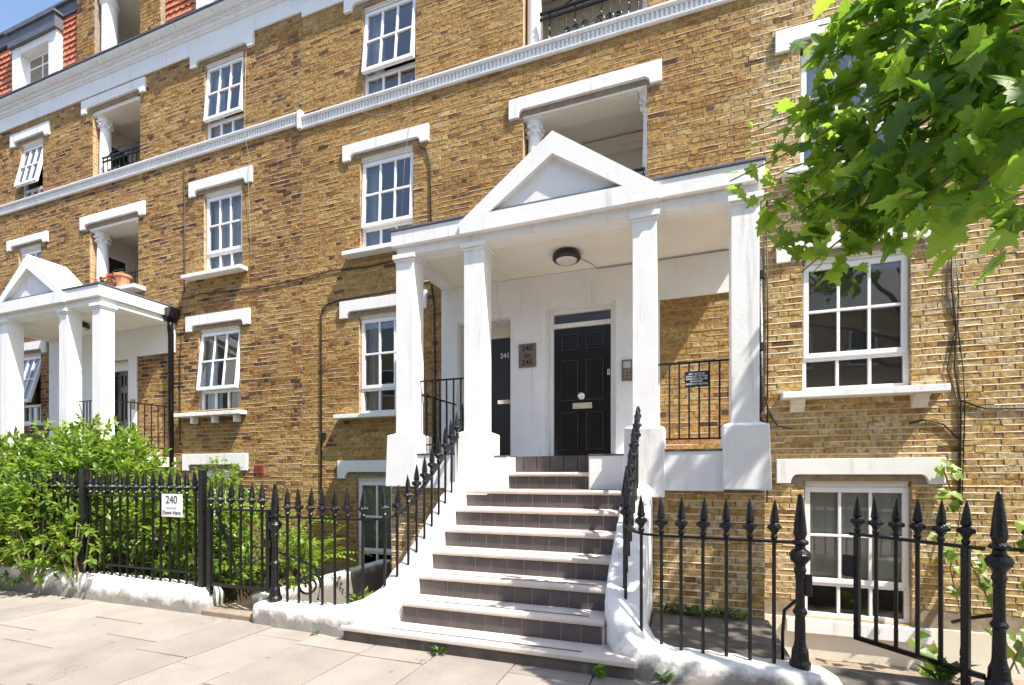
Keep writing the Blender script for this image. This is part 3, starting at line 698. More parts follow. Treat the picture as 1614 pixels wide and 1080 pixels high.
# party-wall strip of B: pipes, cables, vents
MB().tube([(.83, D - .07, 4.32), (.83, D - .07, 2.35), (.84, D - .10, 2.2), (.86, D - .12, 2.05)], .055, 12).build('drainpipe', 'iron', houseB, smooth=True)
for z in (4.0, 3.1): MB().lathe([(.066, 0), (.066, .09)], (.83, D - .07, z), 12).build('pipe_collar', 'iron', houseB)
def cable(house, pts, r=.011, m='cable'): MB().tube(pts, r, 5).build('cable', m, house, smooth=True)
cable(houseB, [(-6.0, D - .02, .9), (-6.0, D - .02, 4.32), (-5.97, D - .02, 4.42), (-5.85, D - .02, 4.50), (-5.6, D - .02, 4.53), (-4.6, D - .02, 4.55), (-3.85, D - .02, 4.62)], .013)
cable(houseB, [(-7.4, D - .02, 4.98), (-6.6, D - .02, 5.0), (-5.8, D - .02, 5.06), (-5.0, D - .02, 5.02), (-4.3, D - .02, 5.06), (-3.8, D - .02, 5.0)], .010)
cable(houseB, [(-4.05, D - .02, 6.80), (-3.93, D - .02, 6.74), (-3.86, D - .02, 6.5), (-3.83, D - .02, 5.0)], .012)
cable(houseB, [(-3.85, D - .02, 4.62), (-3.78, D - .03, 4.2), (-3.77, D - .02, 3.0), (-3.77, D - .02, 1.9)], .014)
cable(houseB, [(-5.2, D - .08, 7.62), (-4.9, D - .04, 7.50), (-4.6, D - .02, 7.48), (-4.3, D - .03, 7.56), (-4.2, D - .09, 7.7)], .003, 'pale_cable')
cable(houseB, [(-4.16, D - .085, 7.86), (-4.17, D - .085, 7.62), (-4.2, D - .03, 7.4), (-4.24, D - .06, 7.0), (-4.3, D - .06, 6.6), (-4.4, D - .03, 5.4)], .0025, 'pale_cable')
for dx, r in ((0, .009), (.035, .006), (-.03, .005)):
    cable(houseB, [(2.80 + dx, D - .02, 4.0), (2.80 + dx * 1.6, D - .02, 3.6), (2.84 + dx * .3, D - .02, 3.2), (2.82 + dx * 2.2, D - .02, 2.75), (2.88 + dx, D - .02, 2.35), (2.87 + dx * .5, D - .02, 1.2)], r)
cable(houseB, [(2.88, D - .02, 2.38), (3.1, D - .02, 2.28), (3.4, D - .02, 2.27), (3.8, D - .02, 2.2), (4.2, D - .02, 2.1)], .011)
cable(houseB, [(2.4, D - .03, 2.14), (2.55, D - .02, 2.18), (2.72, D - .02, 2.12), (2.86, D - .02, 1.95)], .010)
cable(houseB, [(.93, D - .02, 5.0), (.94, D - .02, 3.4), (.93, D - .02, 1.2)], .009); cable(houseB, [(.93, D - .02, 2.5), (.96, D - .03, 2.3), (1.05, D - .03, 2.15), (1.2, D - .02, 2.12)], .008)
cable(houseB, [(-1.35, 6.5, 4.442), (-1.25, 6.7, 4.442), (-1.2, D - .04, 4.435), (-.4, D - .04, 4.43), (.6, D - .04, 4.44)], .004)
MB().box(-5.98, -5.90, D - .07, D - .004, 2.17, 2.27).build('junction_box', 'plastic_black', houseB, bev=.005)
# ---- house A
zA = .10; blA = []
for k_, (xa, xb, za, zb) in zip(('g', 'f', 's', 'b', 'lg', 'lf', 'ls'), ((-9.27, -7.63, 4.335, 4.63), (-9.185, -7.575, 6.955, 7.245), (-9.15, -7.53, 9.46, 9.74), (-9.36, -7.69, 1.625, 1.945),
                         (-15.2, -13.7, 4.32, 4.60), (-15.2, -13.66, 6.83, 7.07), (-15.06, -13.6, 9.25, 9.54))):
    blA.append(lintel(houseA, xa, xb, za, zb, WA[k_][3]))
blA.append(lintel(houseA, -12.5, -10.46, 6.87, 7.15)); blA.append(lintel(houseA, -12.45, -10.44, 9.38, 9.67))
blA.append(sill(houseA, -9.42, -7.72, 2.665, 2.745, .17)); blA.append(sill(houseA, -9.22, -7.70, 5.33, 5.41)); blA.append(sill(houseA, -15.1, -13.7, 5.33, 5.41))
sill(houseA, -11.6, -10.45, 5.31, 5.395, .24); sill(houseA, -15.1, -13.7, 2.66, 2.74)
for bx in (-9.0, -8.45, -7.9): MB().box(bx - .03, bx + .03, D - .12, D - .004, 2.53, 2.663).build('bracket', 'white', houseA)
blA += [(-13.6, -10.70, 1.7, 4.57), (-10.70, -9.60, 3.98, 4.57), (-13.6, -9.58, 4.54, 4.9), (-13.4, -9.8, -1, 1.6)]
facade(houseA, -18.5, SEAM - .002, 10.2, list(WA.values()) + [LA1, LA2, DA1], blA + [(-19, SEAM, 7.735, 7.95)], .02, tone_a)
string_course(houseA, -18.5, SEAM - .061, 7.735); cornice(houseA, -18.5, SEAM - .001, 9.72)
MB().box(SEAM - .06, SEAM + .02, D - .077, D - .002, 7.635, 7.955).build('string_stop', 'white', houseA, bev=.004)
for k, a in dict(g=dict(ang=R(6), curtain=2, glass='glass_clear'), f=dict(curtain=3, glass='glass_clear'), s=dict(ang=R(5), curtain=1), b=dict(curtain=3, glass='glass_clear'), lg=dict(ang=R(14)), lf=dict(curtain=1), ls=dict(ang=R(11))).items():
    window(houseA, *WA[k], **a)
loggia(houseA, *LA1); loggia(houseA, *LA2)
MB().box(-13.6, DA1[0], Yp, D - .002, 1.887, 4.552).box(DA1[0], DA1[1], Yp, D - .002, DA1[3], 4.552).box(DA1[1], -10.70, Yp, D - .002, 1.887, 4.552).box(-10.70, -9.60, Yp, D - .002, 3.98, 4.552).build('painted_wall', 'white', houseA)
portico(houseA, colsA, zA, 0)
MB().box(-13.6, -9.6, 5.66, D - .01, -.7, 1.474).build('porch_base', 'mortar', houseA)
da = panel_door(houseA, DA1[0], DA1[1], 1.89, 3.75, D + .13, 'door_black'); MB().box(DA1[0], DA1[1], D + .1, D + .2, 3.755, 3.95).build('frame', 'white', da)
MB().tube([(-9.57, D - .13, 4.62), (-9.57, D - .13, 4.42), (-9.60, D - .09, 4.3), (-9.60, D - .09, -.3)], .05, 12).build('drainpipe', 'iron', houseA, smooth=True)
MB().prism([(-9.86, 4.80), (-9.40, 4.80), (-9.47, 4.62), (-9.53, 4.60), (-9.53, 4.56), (-9.61, 4.56), (-9.61, 4.60), (-9.75, 4.66)], D - .23, D - .03, 'y').build('rain_hopper', 'iron', houseA, bev=.008)
vb = MB().box(-7.53, -7.30, D - .012, D + .01, 1.56, 1.73).build('air_vent', 'air_brick', houseA); 
for k in range(6): MB().box(-7.515, -7.315, D - .022, D - .0125, 1.575 + k * .025, 1.588 + k * .025).build('louvre', 'air_brick', vb)
cable(houseA, [(-7.72, D - .02, 9.4), (-7.70, D - .06, 8.6), (-7.68, D - .085, 8.0), (-7.66, D - .085, 7.7), (-7.64, D - .02, 7.4), (-7.63, D - .06, 7.1), (-7.6, D - .03, 6.0), (-7.58, D - .02, 5.2)], .003, 'pale_cable')
cable(houseA, [(-9.33, D - .02, 7.6), (-9.32, D - .02, 5.2), (-9.4, D - .02, 5.0), (-8.9, D - .02, 5.05), (-7.4, D - .02, 4.98)], .009)
cable(houseA, [(-9.42, D - .02, 4.4), (-9.38, D - .03, 4.2), (-9.45, D - .02, 3.9), (-9.45, D - .02, 2.2)], .009)
# attic storey of A: clay tiles, dormers, brick piers, roof balcony
ym = D + .10; zc0 = 10.28
MB().box(-18.5, -12.64, ym + .04, ym + .3, 10.2, 12.0).build('attic_wall', 'mortar', houseA); MB().box(-9.99, SEAM, ym + .04, ym + .3, 10.2, 12.6).build('attic_wall', 'mortar', houseA)
tiles = []
def tiling(x0, x1, z1):
    z = zc0 - .04; r = 0
    while z < z1:
        x = x0 - (.0825 if r % 2 else 0)
        while x < x1:
            a, b = max(x, x0), min(x + .16, x1)
            if b - a > .03:
                m = MB(); t = .016; zt = z + .20
                if r % 2 == 0: pts = [(a, z), (b, z), (b, zt), (a, zt)]
                else:
                    c = (a + b) / 2; pts = [(a, z + .055), (a + (b - a) * .12, z + .02), (c, z - .012), (b - (b - a) * .12, z + .02), (b, z + .055), (b, zt), (a, zt)]
                lean = .10
                def T(p): return (p[0], p[1] + (p[2] - z) * .05 - .035 * (1 - (p[2] - z) / .2), p[2])
                m.prism(pts, ym, ym + t, 'y', T); tiles.append(m)
            x += .165
        z += .125; r += 1
for (a, b, z1) in ((-16.6, -15.02, 11.7), (-13.30, -12.63, 11.85), (-9.98, -9.03, 11.4)): tiling(a, b, z1)
tiles.sort(key=lambda m: -proj_area(*m.v[0], 1, 1))
for m in tiles[:300]: m.build('roof_tile', 'roof_tile_red', houseA)
if len(tiles) > 300:
    m = MB()
    for t in tiles[300:]:
        i = len(m.v); m.v += t.v; m.f += [tuple(i + k for k in f) for f in t.f]
    stuff(m.build('roof_tiling', 'roof_tile_red', houseA))
pier = MB(); pier.t = []
for (a, b) in ((-12.62, -12.03), (-10.60, -9.99)):
    MB().box(a + .004, b - .004, D - .02, ym + .3, 10.27, 12.6).build('attic_pier', 'mortar', houseA)
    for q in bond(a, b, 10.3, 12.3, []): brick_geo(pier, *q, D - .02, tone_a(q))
stuff(pier.build('pier_brickwork', 'brick', houseA))
def dormer(x0, x1, z1):
    d = MB(); yf = D - .03
    d.box(x0, x0 + .30, yf, ym + .3, 10.27, z1); d.box(x1 - .30, x1, yf, ym + .3, 10.27, z1); d.box(x0 + .30, x1 - .30, yf + .005, ym + .3, z1 - .17, z1 - .002)
    o = d.build('dormer', 'white', houseA, bev=.006)
    MB().box(x0 - .05, x1 + .05, yf - .06, ym + .3, z1, z1 + .30).build('dormer_cheek', 'lead', o); MB().box(x0 - .09, x1 + .09, yf - .10, ym + .3, z1 + .302, z1 + .35).build('dormer_roof', 'lead', o)
    a, b = x0 + .30, x1 - .30; w = MB(); yw = yf + .16
    w.box(a, a + .07, yw, yw + .05, 10.3, z1 - .17); w.box(b - .07, b, yw, yw + .05, 10.3, z1 - .17); w.box(a + .07, b - .07, yw, yw + .05, z1 - .24, z1 - .171); w.box(a + .07, b - .07, yw + .003, yw + .047, 10.62, 10.69)
    w.box((a + b) / 2 - .02, (a + b) / 2 + .02, yw + .005, yw + .045, 10.3, z1 - .24); w.box(a + .07, b - .07, yw + .006, yw + .044, 11.08, 11.12)
    w.build('frame', 'white_frame', o)
    MB().box(a + .05, b - .05, yw + .02, yw + .026, 10.3, z1 - .2).build('pane', 'glass', o); MB().box(a, b, yw + .2, yw + .21, 10.3, z1).build('room', 'room', o)
dormer(-15.0, -13.32, 11.55); dormer(-9.0, -7.4, 11.55)
MB().box(-18.5, -12.64, ym - .05, ym + .3, 11.86, 12.1).build('lead_flashing', 'lead', houseA)
MB().box(-18.5, -12.64, ym - .1, ym + .3, 12.1, 12.15).build('parapet', 'lead', houseA)
MB().box(-12.64, -12.56, ym + .3, D + 1.3, 10.2, 12.4).build('balcony_side_wall', 'ceiling', houseA); MB().box(-10.05, -9.99, ym + .3, D + 1.3, 10.2, 12.4).build('balcony_side_wall', 'ceiling', houseA)
lg = MB().box(-12.6, -10.0, D + 1.3, D + 1.32, 10.2, 12.4).build('roof_balcony', 'ceiling', houseA)
MB().box(-12.62, -9.99, D - .02, D + 1.3, 11.98, 12.4).build('balcony_ceiling', 'ceiling', lg)
MB().lathe([(.17, 0), (.17, .05), (.15, .08), (.14, 1.4), (.17, 1.45), (.17, 1.5), (.15, 1.52), (.15, 1.72)], (-11.84, D + .16, 10.27), 24).build('column', 'white', lg, smooth=False)
MB().box(-11.4, -10.75, D + 1.25, D + 1.29, 10.3, 11.3).build('balcony_window', 'door_grey', lg)
balcony_rail('black iron scrolled balustrade above the dentilled band over the pediment', -2.06, -.50, 7.862, .46)
balcony_rail('black iron balustrade in the brown house balcony just above the string course', -11.85, -10.63, 7.925, .42)
balcony_rail('black iron balustrade behind the terracotta pots with red flowers', -11.95, -10.69, 5.41, .36)
balcony_rail('black iron balustrade partly hidden behind the large white pediment', -2.0, -.56, 5.3, .44)

# ------------------------------------------------------------------ opposite side of the street (seen only as reflections)
for k in range(4):
    x0 = -26 + k * 12; h_ = thing('terraced_house', 'brick terraced house across the road, reflected in the windows', 'house', 'houses across the street')
    MB().box(x0, x0 + 11.9, -23, -14, -.5, 9.4).build('wall', 'brick_return', h_); MB().prism([(-23, 9.42), (-14, 9.42), (-16, 12), (-21, 12)], x0, x0 + 11.9, 'x').build('roof', 'lead', h_)
    for r in range(3):
        for c in range(4):
            xx = x0 + 1.2 + c * 2.7; zz = 1.2 + r * 2.8
            w = MB().box(xx, xx + 1.2, -14.0, -13.9, zz, zz + 1.7).build('window', 'white_frame', h_); MB().box(xx + .1, xx + 1.1, -13.9, -13.88, zz + .1, zz + 1.6).build('pane', 'door_black', w)

# ------------------------------------------------------------------ front steps
def sweep(path, w, zb, seed=1, rough=.006):
    """rounded masonry kerb following (x, y, ztop[, half width])"""
    rr = random.Random(seed); m = MB(); pts = []
    for k in range(len(path) - 1):                      # resample
        a, b = path[k], path[k + 1]; L = math.dist(a[:2], b[:2]); n = max(1, int(L / .06))
        for q in range(n): pts.append(tuple(a[i] + (b[i] - a[i]) * q / n for i in range(len(a))))
    pts.append(path[-1]); n = len(pts); prof = [(-1, None), (-1, -.055), (-.93, -.022), (-.72, -.004), (-.3, 0), (.3, 0), (.72, -.004), (.93, -.022), (1, -.055), (1, None)]
    for k, p in enumerate(pts):
        q0, q1 = pts[max(0, k - 1)], pts[min(n - 1, k + 1)]
        t = Vector((q1[0] - q0[0], q1[1] - q0[1], 0)).normalized(); u = Vector((-t.y, t.x, 0))
        hw = p[3] if len(p) > 3 else w
        for s, dz in prof:
            j = (rr.uniform(-1, 1) * rough, rr.uniform(-1, 1) * rough)
            m.v.append((p[0] + u.x * (s * hw + j[0]), p[1] + u.y * (s * hw + j[0]), zb if dz is None else p[2] + dz + j[1]))
    c = len(prof)
    for k in range(n - 1):
        for q in range(c - 1): m.f.append((k * c + q, k * c + q + 1, (k + 1) * c + q + 1, (k + 1) * c + q))
    m.f.append(tuple(range(c - 1, -1, -1))); m.f.append(tuple((n - 1) * c + q for q in range(c)))
    return m
SL = .209 / .28
def zs_(Y): return .115 + SL * (Y - 3.82) + .07
def steps(label, dx, dz, tiles):
    S = thing('front_steps', label, 'steps', 'front steps', (dx, 0, dz))
    rs = random.Random(5)
    for k in range(9):
        z = .115 + .209 * k; Y = 3.82 + .28 * k
        a, b = (-2.585, -.69) if k < 7 else (-2.13, -1.11)
        if k == 0:
            tr = MB().prism([(-3.12, Y + .01), (-3.10, Y - .0), (-.38, Y), (-.36, Y + .01), (-.40, Y + .12), (-.66, Y + .38), (-2.60, Y + .38), (-2.95, Y + .12)], z - .046, z, 'z').build('tread', 'tread', S, bev=.018)
            MB().prism([(-3.09, Y + .028), (-.39, Y + .028), (-.66, Y + .4), (-2.6, Y + .4)], -.2 - dz, z - .047, 'z').build('riser', 'dark_stone', S)
        elif k < 8:
            tr = MB().box(a - .03, b + .03, Y, Y + (.34 if k < 7 else .30), z - .052, z).build('tread', 'tread', S, bev=.018)
        else: tr = None
        if tr and k < 7: MB().box(a + .18 - (.3 if k == 0 else 0), b - .12, Y + .085, Y + .112, z + .0005, z + .003).build('grip_strip', 'strip', tr)
        if k >= 1:
            ra, rb, yr = (a, b, Y + .035) if k < 8 else (a, b, Y)
            zt = z - .053 if k < 8 else z; z0 = z - .209
            rz = MB().box(ra - .03, rb + .03, yr, yr + .2, z0 - .25, zt - .001).build('riser', 'grout', S)
            if tiles:
                x = ra - .03 + rs.uniform(-.06, 0)
                while x < rb + .02:
                    p, q = max(x, ra - .03), min(x + .170, rb + .03)
                    if q - p > .02: MB().box(p, q, yr - .008, yr - .0005, z0 + .003, zt - .003).build('tile', 'riser_tile', rz, bev=.002)
                    x += .178
    # cheek blocks either side of the two narrow top steps
    MB().box(-2.66, -2.132, 5.74, 6.4, 1.2, 1.775).build('cheek_block', 'white', S, bev=.012); MB().box(-1.108, -.60, 5.74, 6.4, 1.2, 1.775).build('cheek_block', 'white', S, bev=.012)
    MB().box(-2.66, -2.132, 5.73, 6.4, 1.776, 1.79).build('coping', 'dark_stone', S); MB().box(-1.108, -.60, 5.73, 6.4, 1.776, 1.79).build('coping', 'dark_stone', S)
    MB().box(-2.58, -.70, 4.3, 5.7, -.7, .1).build('stair_core', 'dark_stone', S)
    L = [(-2.72, 5.62, zs_(5.62)), (-2.715, 4.75, zs_(4.75)), (-2.72, 4.45, zs_(4.45) + .0), (-2.75, 4.25, .555), (-2.84, 4.12, .42, ), (-3.0, 4.06, .33), (-3.25, 4.06, .235), (-3.5, 4.08, .20), (-4.1, 4.09, .19), (-4.34, 4.09, .185), (-4.42, 4.09, .13)]
    wl_ = [.125, .125, .13, .14, .16, .17, .165, .155, .15, .14, .08]
    sweep([p[:3] + (w,) for p, w in zip(L, wl_)], .13, -.9, 2).build('side_wall', 'white_rough', S, smooth=True)
    Rr = [(-.525, 5.62, zs_(5.62)), (-.53, 4.75, zs_(4.75)), (-.53, 4.45, zs_(4.45)), (-.51, 4.25, .53), (-.44, 4.12, .36), (-.30, 4.06, .22), (-.10, 4.06, .16), (.3, 4.08, .15), (.75, 4.09, .14), (.92, 4.09, .13), (1.02, 4.09, .08)]
    wr_ = [.15, .155, .16, .17, .18, .18, .17, .16, .16, .15, .09]
    sweep([p[:3] + (w,) for p, w in zip(Rr, wr_)], .14, -.9, 4).build('side_wall', 'white_rough', S, smooth=True)
    return S
steps('white stone-nosed front steps with brown tiled risers rising to the black door', 0, 0, True)
steps('front steps of the browner house, mostly hidden behind the leafy shrub', -10.15, .1, False)
# stone flags at porch level either side of the steps, white wall by the left area
struct(MB().prism([(-.36, 4.2), (.80, 4.22), (.78, 5.64), (-.36, 5.64)], -.62, .055, 'z').build('area_flagstone', 'dark_stone', bev=.02))
struct(MB().prism([(-3.45, 4.22), (-2.85, 4.22), (-2.85, 5.64), (-3.72, 5.64)], -.6, .09, 'z').build('area_flagstone', 'slab_brown', bev=.02))
tag(MB().box(-4.75, -4.55, 4.3, 6.86, -.9, .16).build('low_wall', 'white_rough', bev=.02), 'low white rendered wall inside the left gate', 'wall')
struct(MB().box(-5.16, -4.36, 4.0, 4.35, -.9, .03).build('gate_threshold', 'slab_brown', bev=.015)); struct(MB().box(.95, 1.78, 3.93, 4.4, -.9, .07).build('gate_threshold', 'dark_stone', bev=.015))
lk = sweep([(-5.14, 4.14, .20), (-5.20, 4.14, .25), (-5.6, 4.14, .27), (-7, 4.14, .28), (-9, 4.14, .29), (-12, 4.14, .3), (-14, 4.14, .3)], .135, -.5, 8, .005).build('plinth_wall', 'white_rough', smooth=True)
tag(lk, 'low rounded white-painted kerb wall below the shrub railing', 'wall')
rk = sweep([(1.78, 4.09, .10), (1.84, 4.09, .15), (2.4, 4.09, .15), (4, 4.09, .15)], .15, -.9, 9, .009).build('plinth_wall', 'white_rough', smooth=True)
tag(rk, 'low white kerb wall under the post of the open gate', 'wall')

# ------------------------------------------------------------------ iron railings
def finial_mesh():
    m = MB()
    m.lathe([(.013, -.02), (.015, 0), (.025, .018), (.025, .032), (.017, .046), (.024, .060), (.036, .080), (.040, .100), (.032, .122), (.024, .130), (.033, .142), (.026, .19), (.0165, .25), (.003, .305)], (0, 0, 0), 8)
    for k in range(4):
        a = k * math.pi / 2 + .4; r = .038
        m.lathe([(.002, -.02), (.013, -.012), (.017, 0), (.012, .013), (.002, .02)], (r * math.cos(a), r * math.sin(a), .098), 6)
    return m.mesh('finial')
FIN = finial_mesh(); FIN.materials.append(MATS['iron'])
def baluster(parent, x, y, z0, zr, fin=True, r=.0145):
    b = MB().tube([(0, 0, 0), (0, 0, zr - z0)], r, 6).mesh('baluster'); b.materials.append(MATS['iron'])
    o = bpy.data.objects.new('baluster', b); col.objects.link(o); o.parent = parent; o.location = (x, y, z0)
    if fin:
        f = bpy.data.objects.new('finial', FIN); col.objects.link(f); f.parent = o; f.location = (0, 0, zr - z0 + .008); f.rotation_euler = (random.uniform(-.04, .04), random.uniform(-.04, .04), random.uniform(-.3, .3))
    return o
def post(parent, x, y, z0, z1):
    H = z1 - z0; P = [(.085, 0), (.085, .05), (.07, .07), (.065, .13), (.05, .16), (.044, .19), (.04, .36), (.055, .375), (.058, .39), (.04, .41), (.038, .42), (.036, .60), (.042, .61)]
    m = MB().lathe([(r * .84, z * H / 1.28) for r, z in P + [(.038, .63), (.05, .66), (.04, .685), (.045, .70), (.075, .73), (.088, .76), (.072, .785), (.045, .80), (.04, .82), (.066, .835), (.066, .85), (.04, .865), (.045, .88), (.054, .90), (.040, 1.02), (.020, 1.15), (.006, 1.165)]], (0, 0, 0), 16)
    m.v = [(a, b, c if c < .86 * H / 1.28 else c) for a, b, c in m.v]
    s = H / (1.165 * H / 1.28); m.v = [(a, b, c * s) for a, b, c in m.v]
    o = m.build('post', 'iron', parent, smooth=False, loc=(x, y, z0)); return o
def brace(parent, pts, name='scroll_brace'): return MB().tube(pts, .013, 6).build(name, 'iron', parent, smooth=True)
def spiral(cx, cy, cz, ux, r0, turns, n=40, rev=1):
    return [(cx + ux[0] * r0 * (1 - .75 * q / n) * math.cos(rev * turns * 2 * math.pi * q / n), cy + ux[1] * r0 * (1 - .75 * q / n) * math.cos(rev * turns * 2 * math.pi * q / n), cz + r0 * (1 - .75 * q / n) * math.sin(rev * turns * 2 * math.pi * q / n)) for q in range(n)]
def flat_rail(parent, pts, w=.023, t=.009, name='rail'):
    m = MB(); pts = [Vector(p) for p in pts]; n = len(pts)
    for k, p in enumerate(pts):
        d = (pts[min(k + 1, n - 1)] - pts[max(k - 1, 0)]).normalized(); u = Vector((-d.y, d.x, 0)).normalized(); nn = d.cross(u) * -1
        if nn.z < 0: nn = -nn
        for a, b in ((-w, -t), (w, -t), (w, t), (-w, t)): m.v.append(tuple(p + u * a + nn * b))
    for k in range(n - 1):
        for q in range(4): m.f.append((k * 4 + q, k * 4 + (q + 1) % 4, (k + 1) * 4 + (q + 1) % 4, (k + 1) * 4 + q))
    m.f.append((0, 1, 2, 3)); m.f.append(tuple((n - 1) * 4 + q for q in (3, 2, 1, 0)))
    return m.build(name, 'iron', parent)
def zr_L(Y): return 1.375 + .72 * (Y - 4.62)
# left railing of the steps and along the pavement
RL = thing('stair_railing', 'black spearhead railing left of the steps sweeping down to the pavement gate post', 'railing')
flat_rail(RL, [(-2.66, 5.78, zr_L(5.7) - .02), (-2.70, 5.72, zr_L(5.70) + .01), (-2.71, 5.66, zr_L(5.66))] + [(-2.71, 5.66 - .1 * k, zr_L(5.66 - .1 * k)) for k in range(1, 11)] +
          [(-2.715, 4.52, 1.30), (-2.725, 4.40, 1.222), (-2.745, 4.29, 1.165), (-2.78, 4.20, 1.13), (-2.84, 4.135, 1.112), (-2.92, 4.105, 1.104), (-3.05, 4.10, 1.10), (-3.6, 4.10, 1.096), (-4.19, 4.10, 1.095)])
for k in range(9):
    Y = 5.685 - .163 * k; baluster(RL, -2.71, Y, zs_(Y) - .03, zr_L(Y) if Y > 4.55 else zr_L(Y) + .03)
for (x, y, z0, zr) in ((-2.735, 4.215, .50, 1.135), (-2.83, 4.14, .40, 1.113), (-3.06, 4.10, .28, 1.10)): baluster(RL, x, y, z0, zr)
for x in (-3.243, -3.402, -3.56, -3.715, -3.866, -4.02): baluster(RL, x, 4.10, .17, 1.097)
post(RL, -4.19, 4.10, .17, 1.46)
brace(RL, [(-4.19, 4.12, .72), (-4.10, 4.30, .62), (-4.0, 4.48, .50), (-3.95, 4.52, .30), (-3.97, 4.5, .12)]); brace(RL, spiral(-4.02, 4.42, .30, (.5, .86), .14, 1.6))
# right railing
RR = thing('stair_railing', 'black spearhead railing right of the steps curving to the post of the open gate', 'railing')
flat_rail(RR, [(-.46, 5.80, zr_L(5.70) - .02), (-.50, 5.74, zr_L(5.70) + .02), (-.52, 5.66, zr_L(5.66))] + [(-.52, 5.66 - .1 * k, zr_L(5.66 - .1 * k)) for k in range(1, 11)] +
          [(-.522, 4.52, 1.30), (-.52, 4.40, 1.222), (-.505, 4.29, 1.16), (-.475, 4.20, 1.115), (-.42, 4.135, 1.085), (-.34, 4.105, 1.068), (-.2, 4.10, 1.06), (.2, 4.10, 1.055), (.77, 4.10, 1.05)])
for k in range(9):
    Y = 5.62 - .163 * k; baluster(RR, -.52, Y, zs_(Y) - .03, zr_L(Y) if Y > 4.55 else zr_L(Y) + .03)
for (x, y, z0, zr) in ((-.50, 4.235, .46, 1.125), (-.36, 4.105, .23, 1.07), (-.203, 4.1, .155, 1.06), (-.054, 4.1, .13, 1.058), (.107, 4.1, .125, 1.056), (.275, 4.1, .12, 1.054), (.439, 4.1, .12, 1.053), (.601, 4.1, .12, 1.052)): baluster(RR, x, y, z0, zr)
post(RR, .772, 4.10, .115, 1.41); MB().box(.80, .85, 4.085, 4.115, .66, .82).build('latch_plate', 'iron', RR, bev=.01)
brace(RR, [(.75, 4.12, .62), (.70, 4.28, .5), (.70, 4.36, .3), (.70, 4.36, .08)])
# left gate
GL = thing('garden_gate', 'closed black spearhead gate between the sign railing and the left post', 'gate')
for (z, t) in ((1.155, .012), (.30, .018)): MB().box(-5.16, -4.27, 4.085, 4.115, z - t, z + t).build('rail', 'iron', GL)
MB().box(-5.18, -5.12, 4.08, 4.12, .18, 1.17).build('stile', 'iron', GL); MB().box(-4.30, -4.25, 4.08, 4.12, .27, 1.17).build('stile', 'iron', GL)
for x in (-5.14, -4.99, -4.83, -4.68, -4.525, -4.37): baluster(GL, x, 4.10, .30, 1.16)
MB().tube([(-5.08, 4.14, 1.12), (-4.96, 4.18, .75), (-4.83, 4.2, .36)], .016, 6).build('diagonal_brace', 'iron', GL)
MB().box(-4.36, -4.22, 4.07, 4.13, .76, .84).build('lock_box', 'iron', GL, bev=.008)
# railing with the sign
FL = thing('garden_railing', 'black spearhead railing in front of the shrub carrying the small white sign', 'railing')
MB().box(-13.5, -5.27, 4.085, 4.115, 1.275, 1.297).build('rail', 'iron', FL); MB().box(-13.5, -5.27, 4.088, 4.112, .40, .42).build('rail', 'iron', FL)
for k in range(54):
    x = -5.367 - .146 * k
    if abs(x + 7.37) > .06: baluster(FL, x + random.uniform(-.01, .01), 4.10, .25, 1.29)
MB().box(-5.30, -5.23, 4.07, 4.13, .2, 1.60).build('post', 'iron', FL, bev=.006); MB().box(-7.42, -7.33, 4.06, 4.14, .25, 1.62).build('post', 'iron', FL, bev=.006)
brace(FL, [(-7.3, 4.2, 1.0), (-7.0, 4.45, .8), (-6.75, 4.6, .45)])
# open right gate
G = Vector((1.86, 4.10, 0)); E_ = Vector((1.30, 4.76, 0)); u = (E_ - G).normalized(); Lg = (E_ - G).length
GR = thing('garden_gate', 'open black spearhead gate swung inwards in front of the basement window', 'gate')
GR.location = (G.x, G.y, 0); GR.rotation_euler = (0, 0, math.atan2(u.y, u.x))
MB().box(.02, Lg + .05, -.012, .012, 1.045, 1.07).build('rail', 'iron', GR); MB().box(.02, Lg, -.014, .014, .19, .225).build('rail', 'iron', GR)
MB().box(.10, .145, -.02, .02, .10, 1.06).build('stile', 'iron', GR, bev=.005); MB().box(Lg - .03, Lg + .01, -.02, .02, .19, 1.06).build('stile', 'iron', GR, bev=.005)
for k in range(6): baluster(GR, .122 + (Lg - .135) * k / 5, 0, .20, 1.06)
MB().box(Lg - .01, Lg + .10, -.03, .03, .70, .88).build('lock_box', 'iron', GR, bev=.01)
# railing beyond
FR = thing('garden_railing', 'black railing and turned post beside the hinge of the open gate', 'railing')
post(FR, 1.916, 4.10, .13, 1.44); MB().box(1.95, 4.5, 4.088, 4.112, 1.05, 1.075).build('rail', 'iron', FR)
for k in range(8): baluster(FR, 2.075 + .16 * k, 4.10, .12, 1.07)
brace(FR, [(1.90, 4.13, .62), (1.86, 4.3, .55), (1.80, 4.42, .48)]); brace(FR, spiral(1.84, 4.36, .26, (.5, .86), .11, 1.4))
# short porch railings
def porch_rail(label, x0, x1, y, z0, z1, n, group=None):
    t = thing('porch_railing', label, 'railing', group)
    MB().box(x0 - .03, x1 + .03, y - .012, y + .012, z1 - .02, z1).build('rail', 'iron', t); MB().box(x0 - .01, x1 + .01, y - .012, y + .012, z0, z0 + .02).build('rail', 'iron', t)
    for k in range(n):
        x = x0 + .09 + (x1 - x0 - .16) * k / (n - 1); baluster(t, x, y, z0 + .01, z1 - .01, False, .011)
    MB().box(x0 - .012, x0 + .008, y - .012, y + .012, z0 - .12, z0).build('foot', 'iron', t); MB().box(x1 - .008, x1 + .012, y - .012, y + .012, z0 - .12, z0).build('foot', 'iron', t)
    return t
porch_rail('plain black porch railing carrying the black bicycle notice', -.29, .39, 5.78, 1.935, 2.80, 6)
pl = porch_rail('plain black porch railing beside the grey door, ending at a white column', -3.40, -2.72, 5.78, 1.935, 2.81, 6)
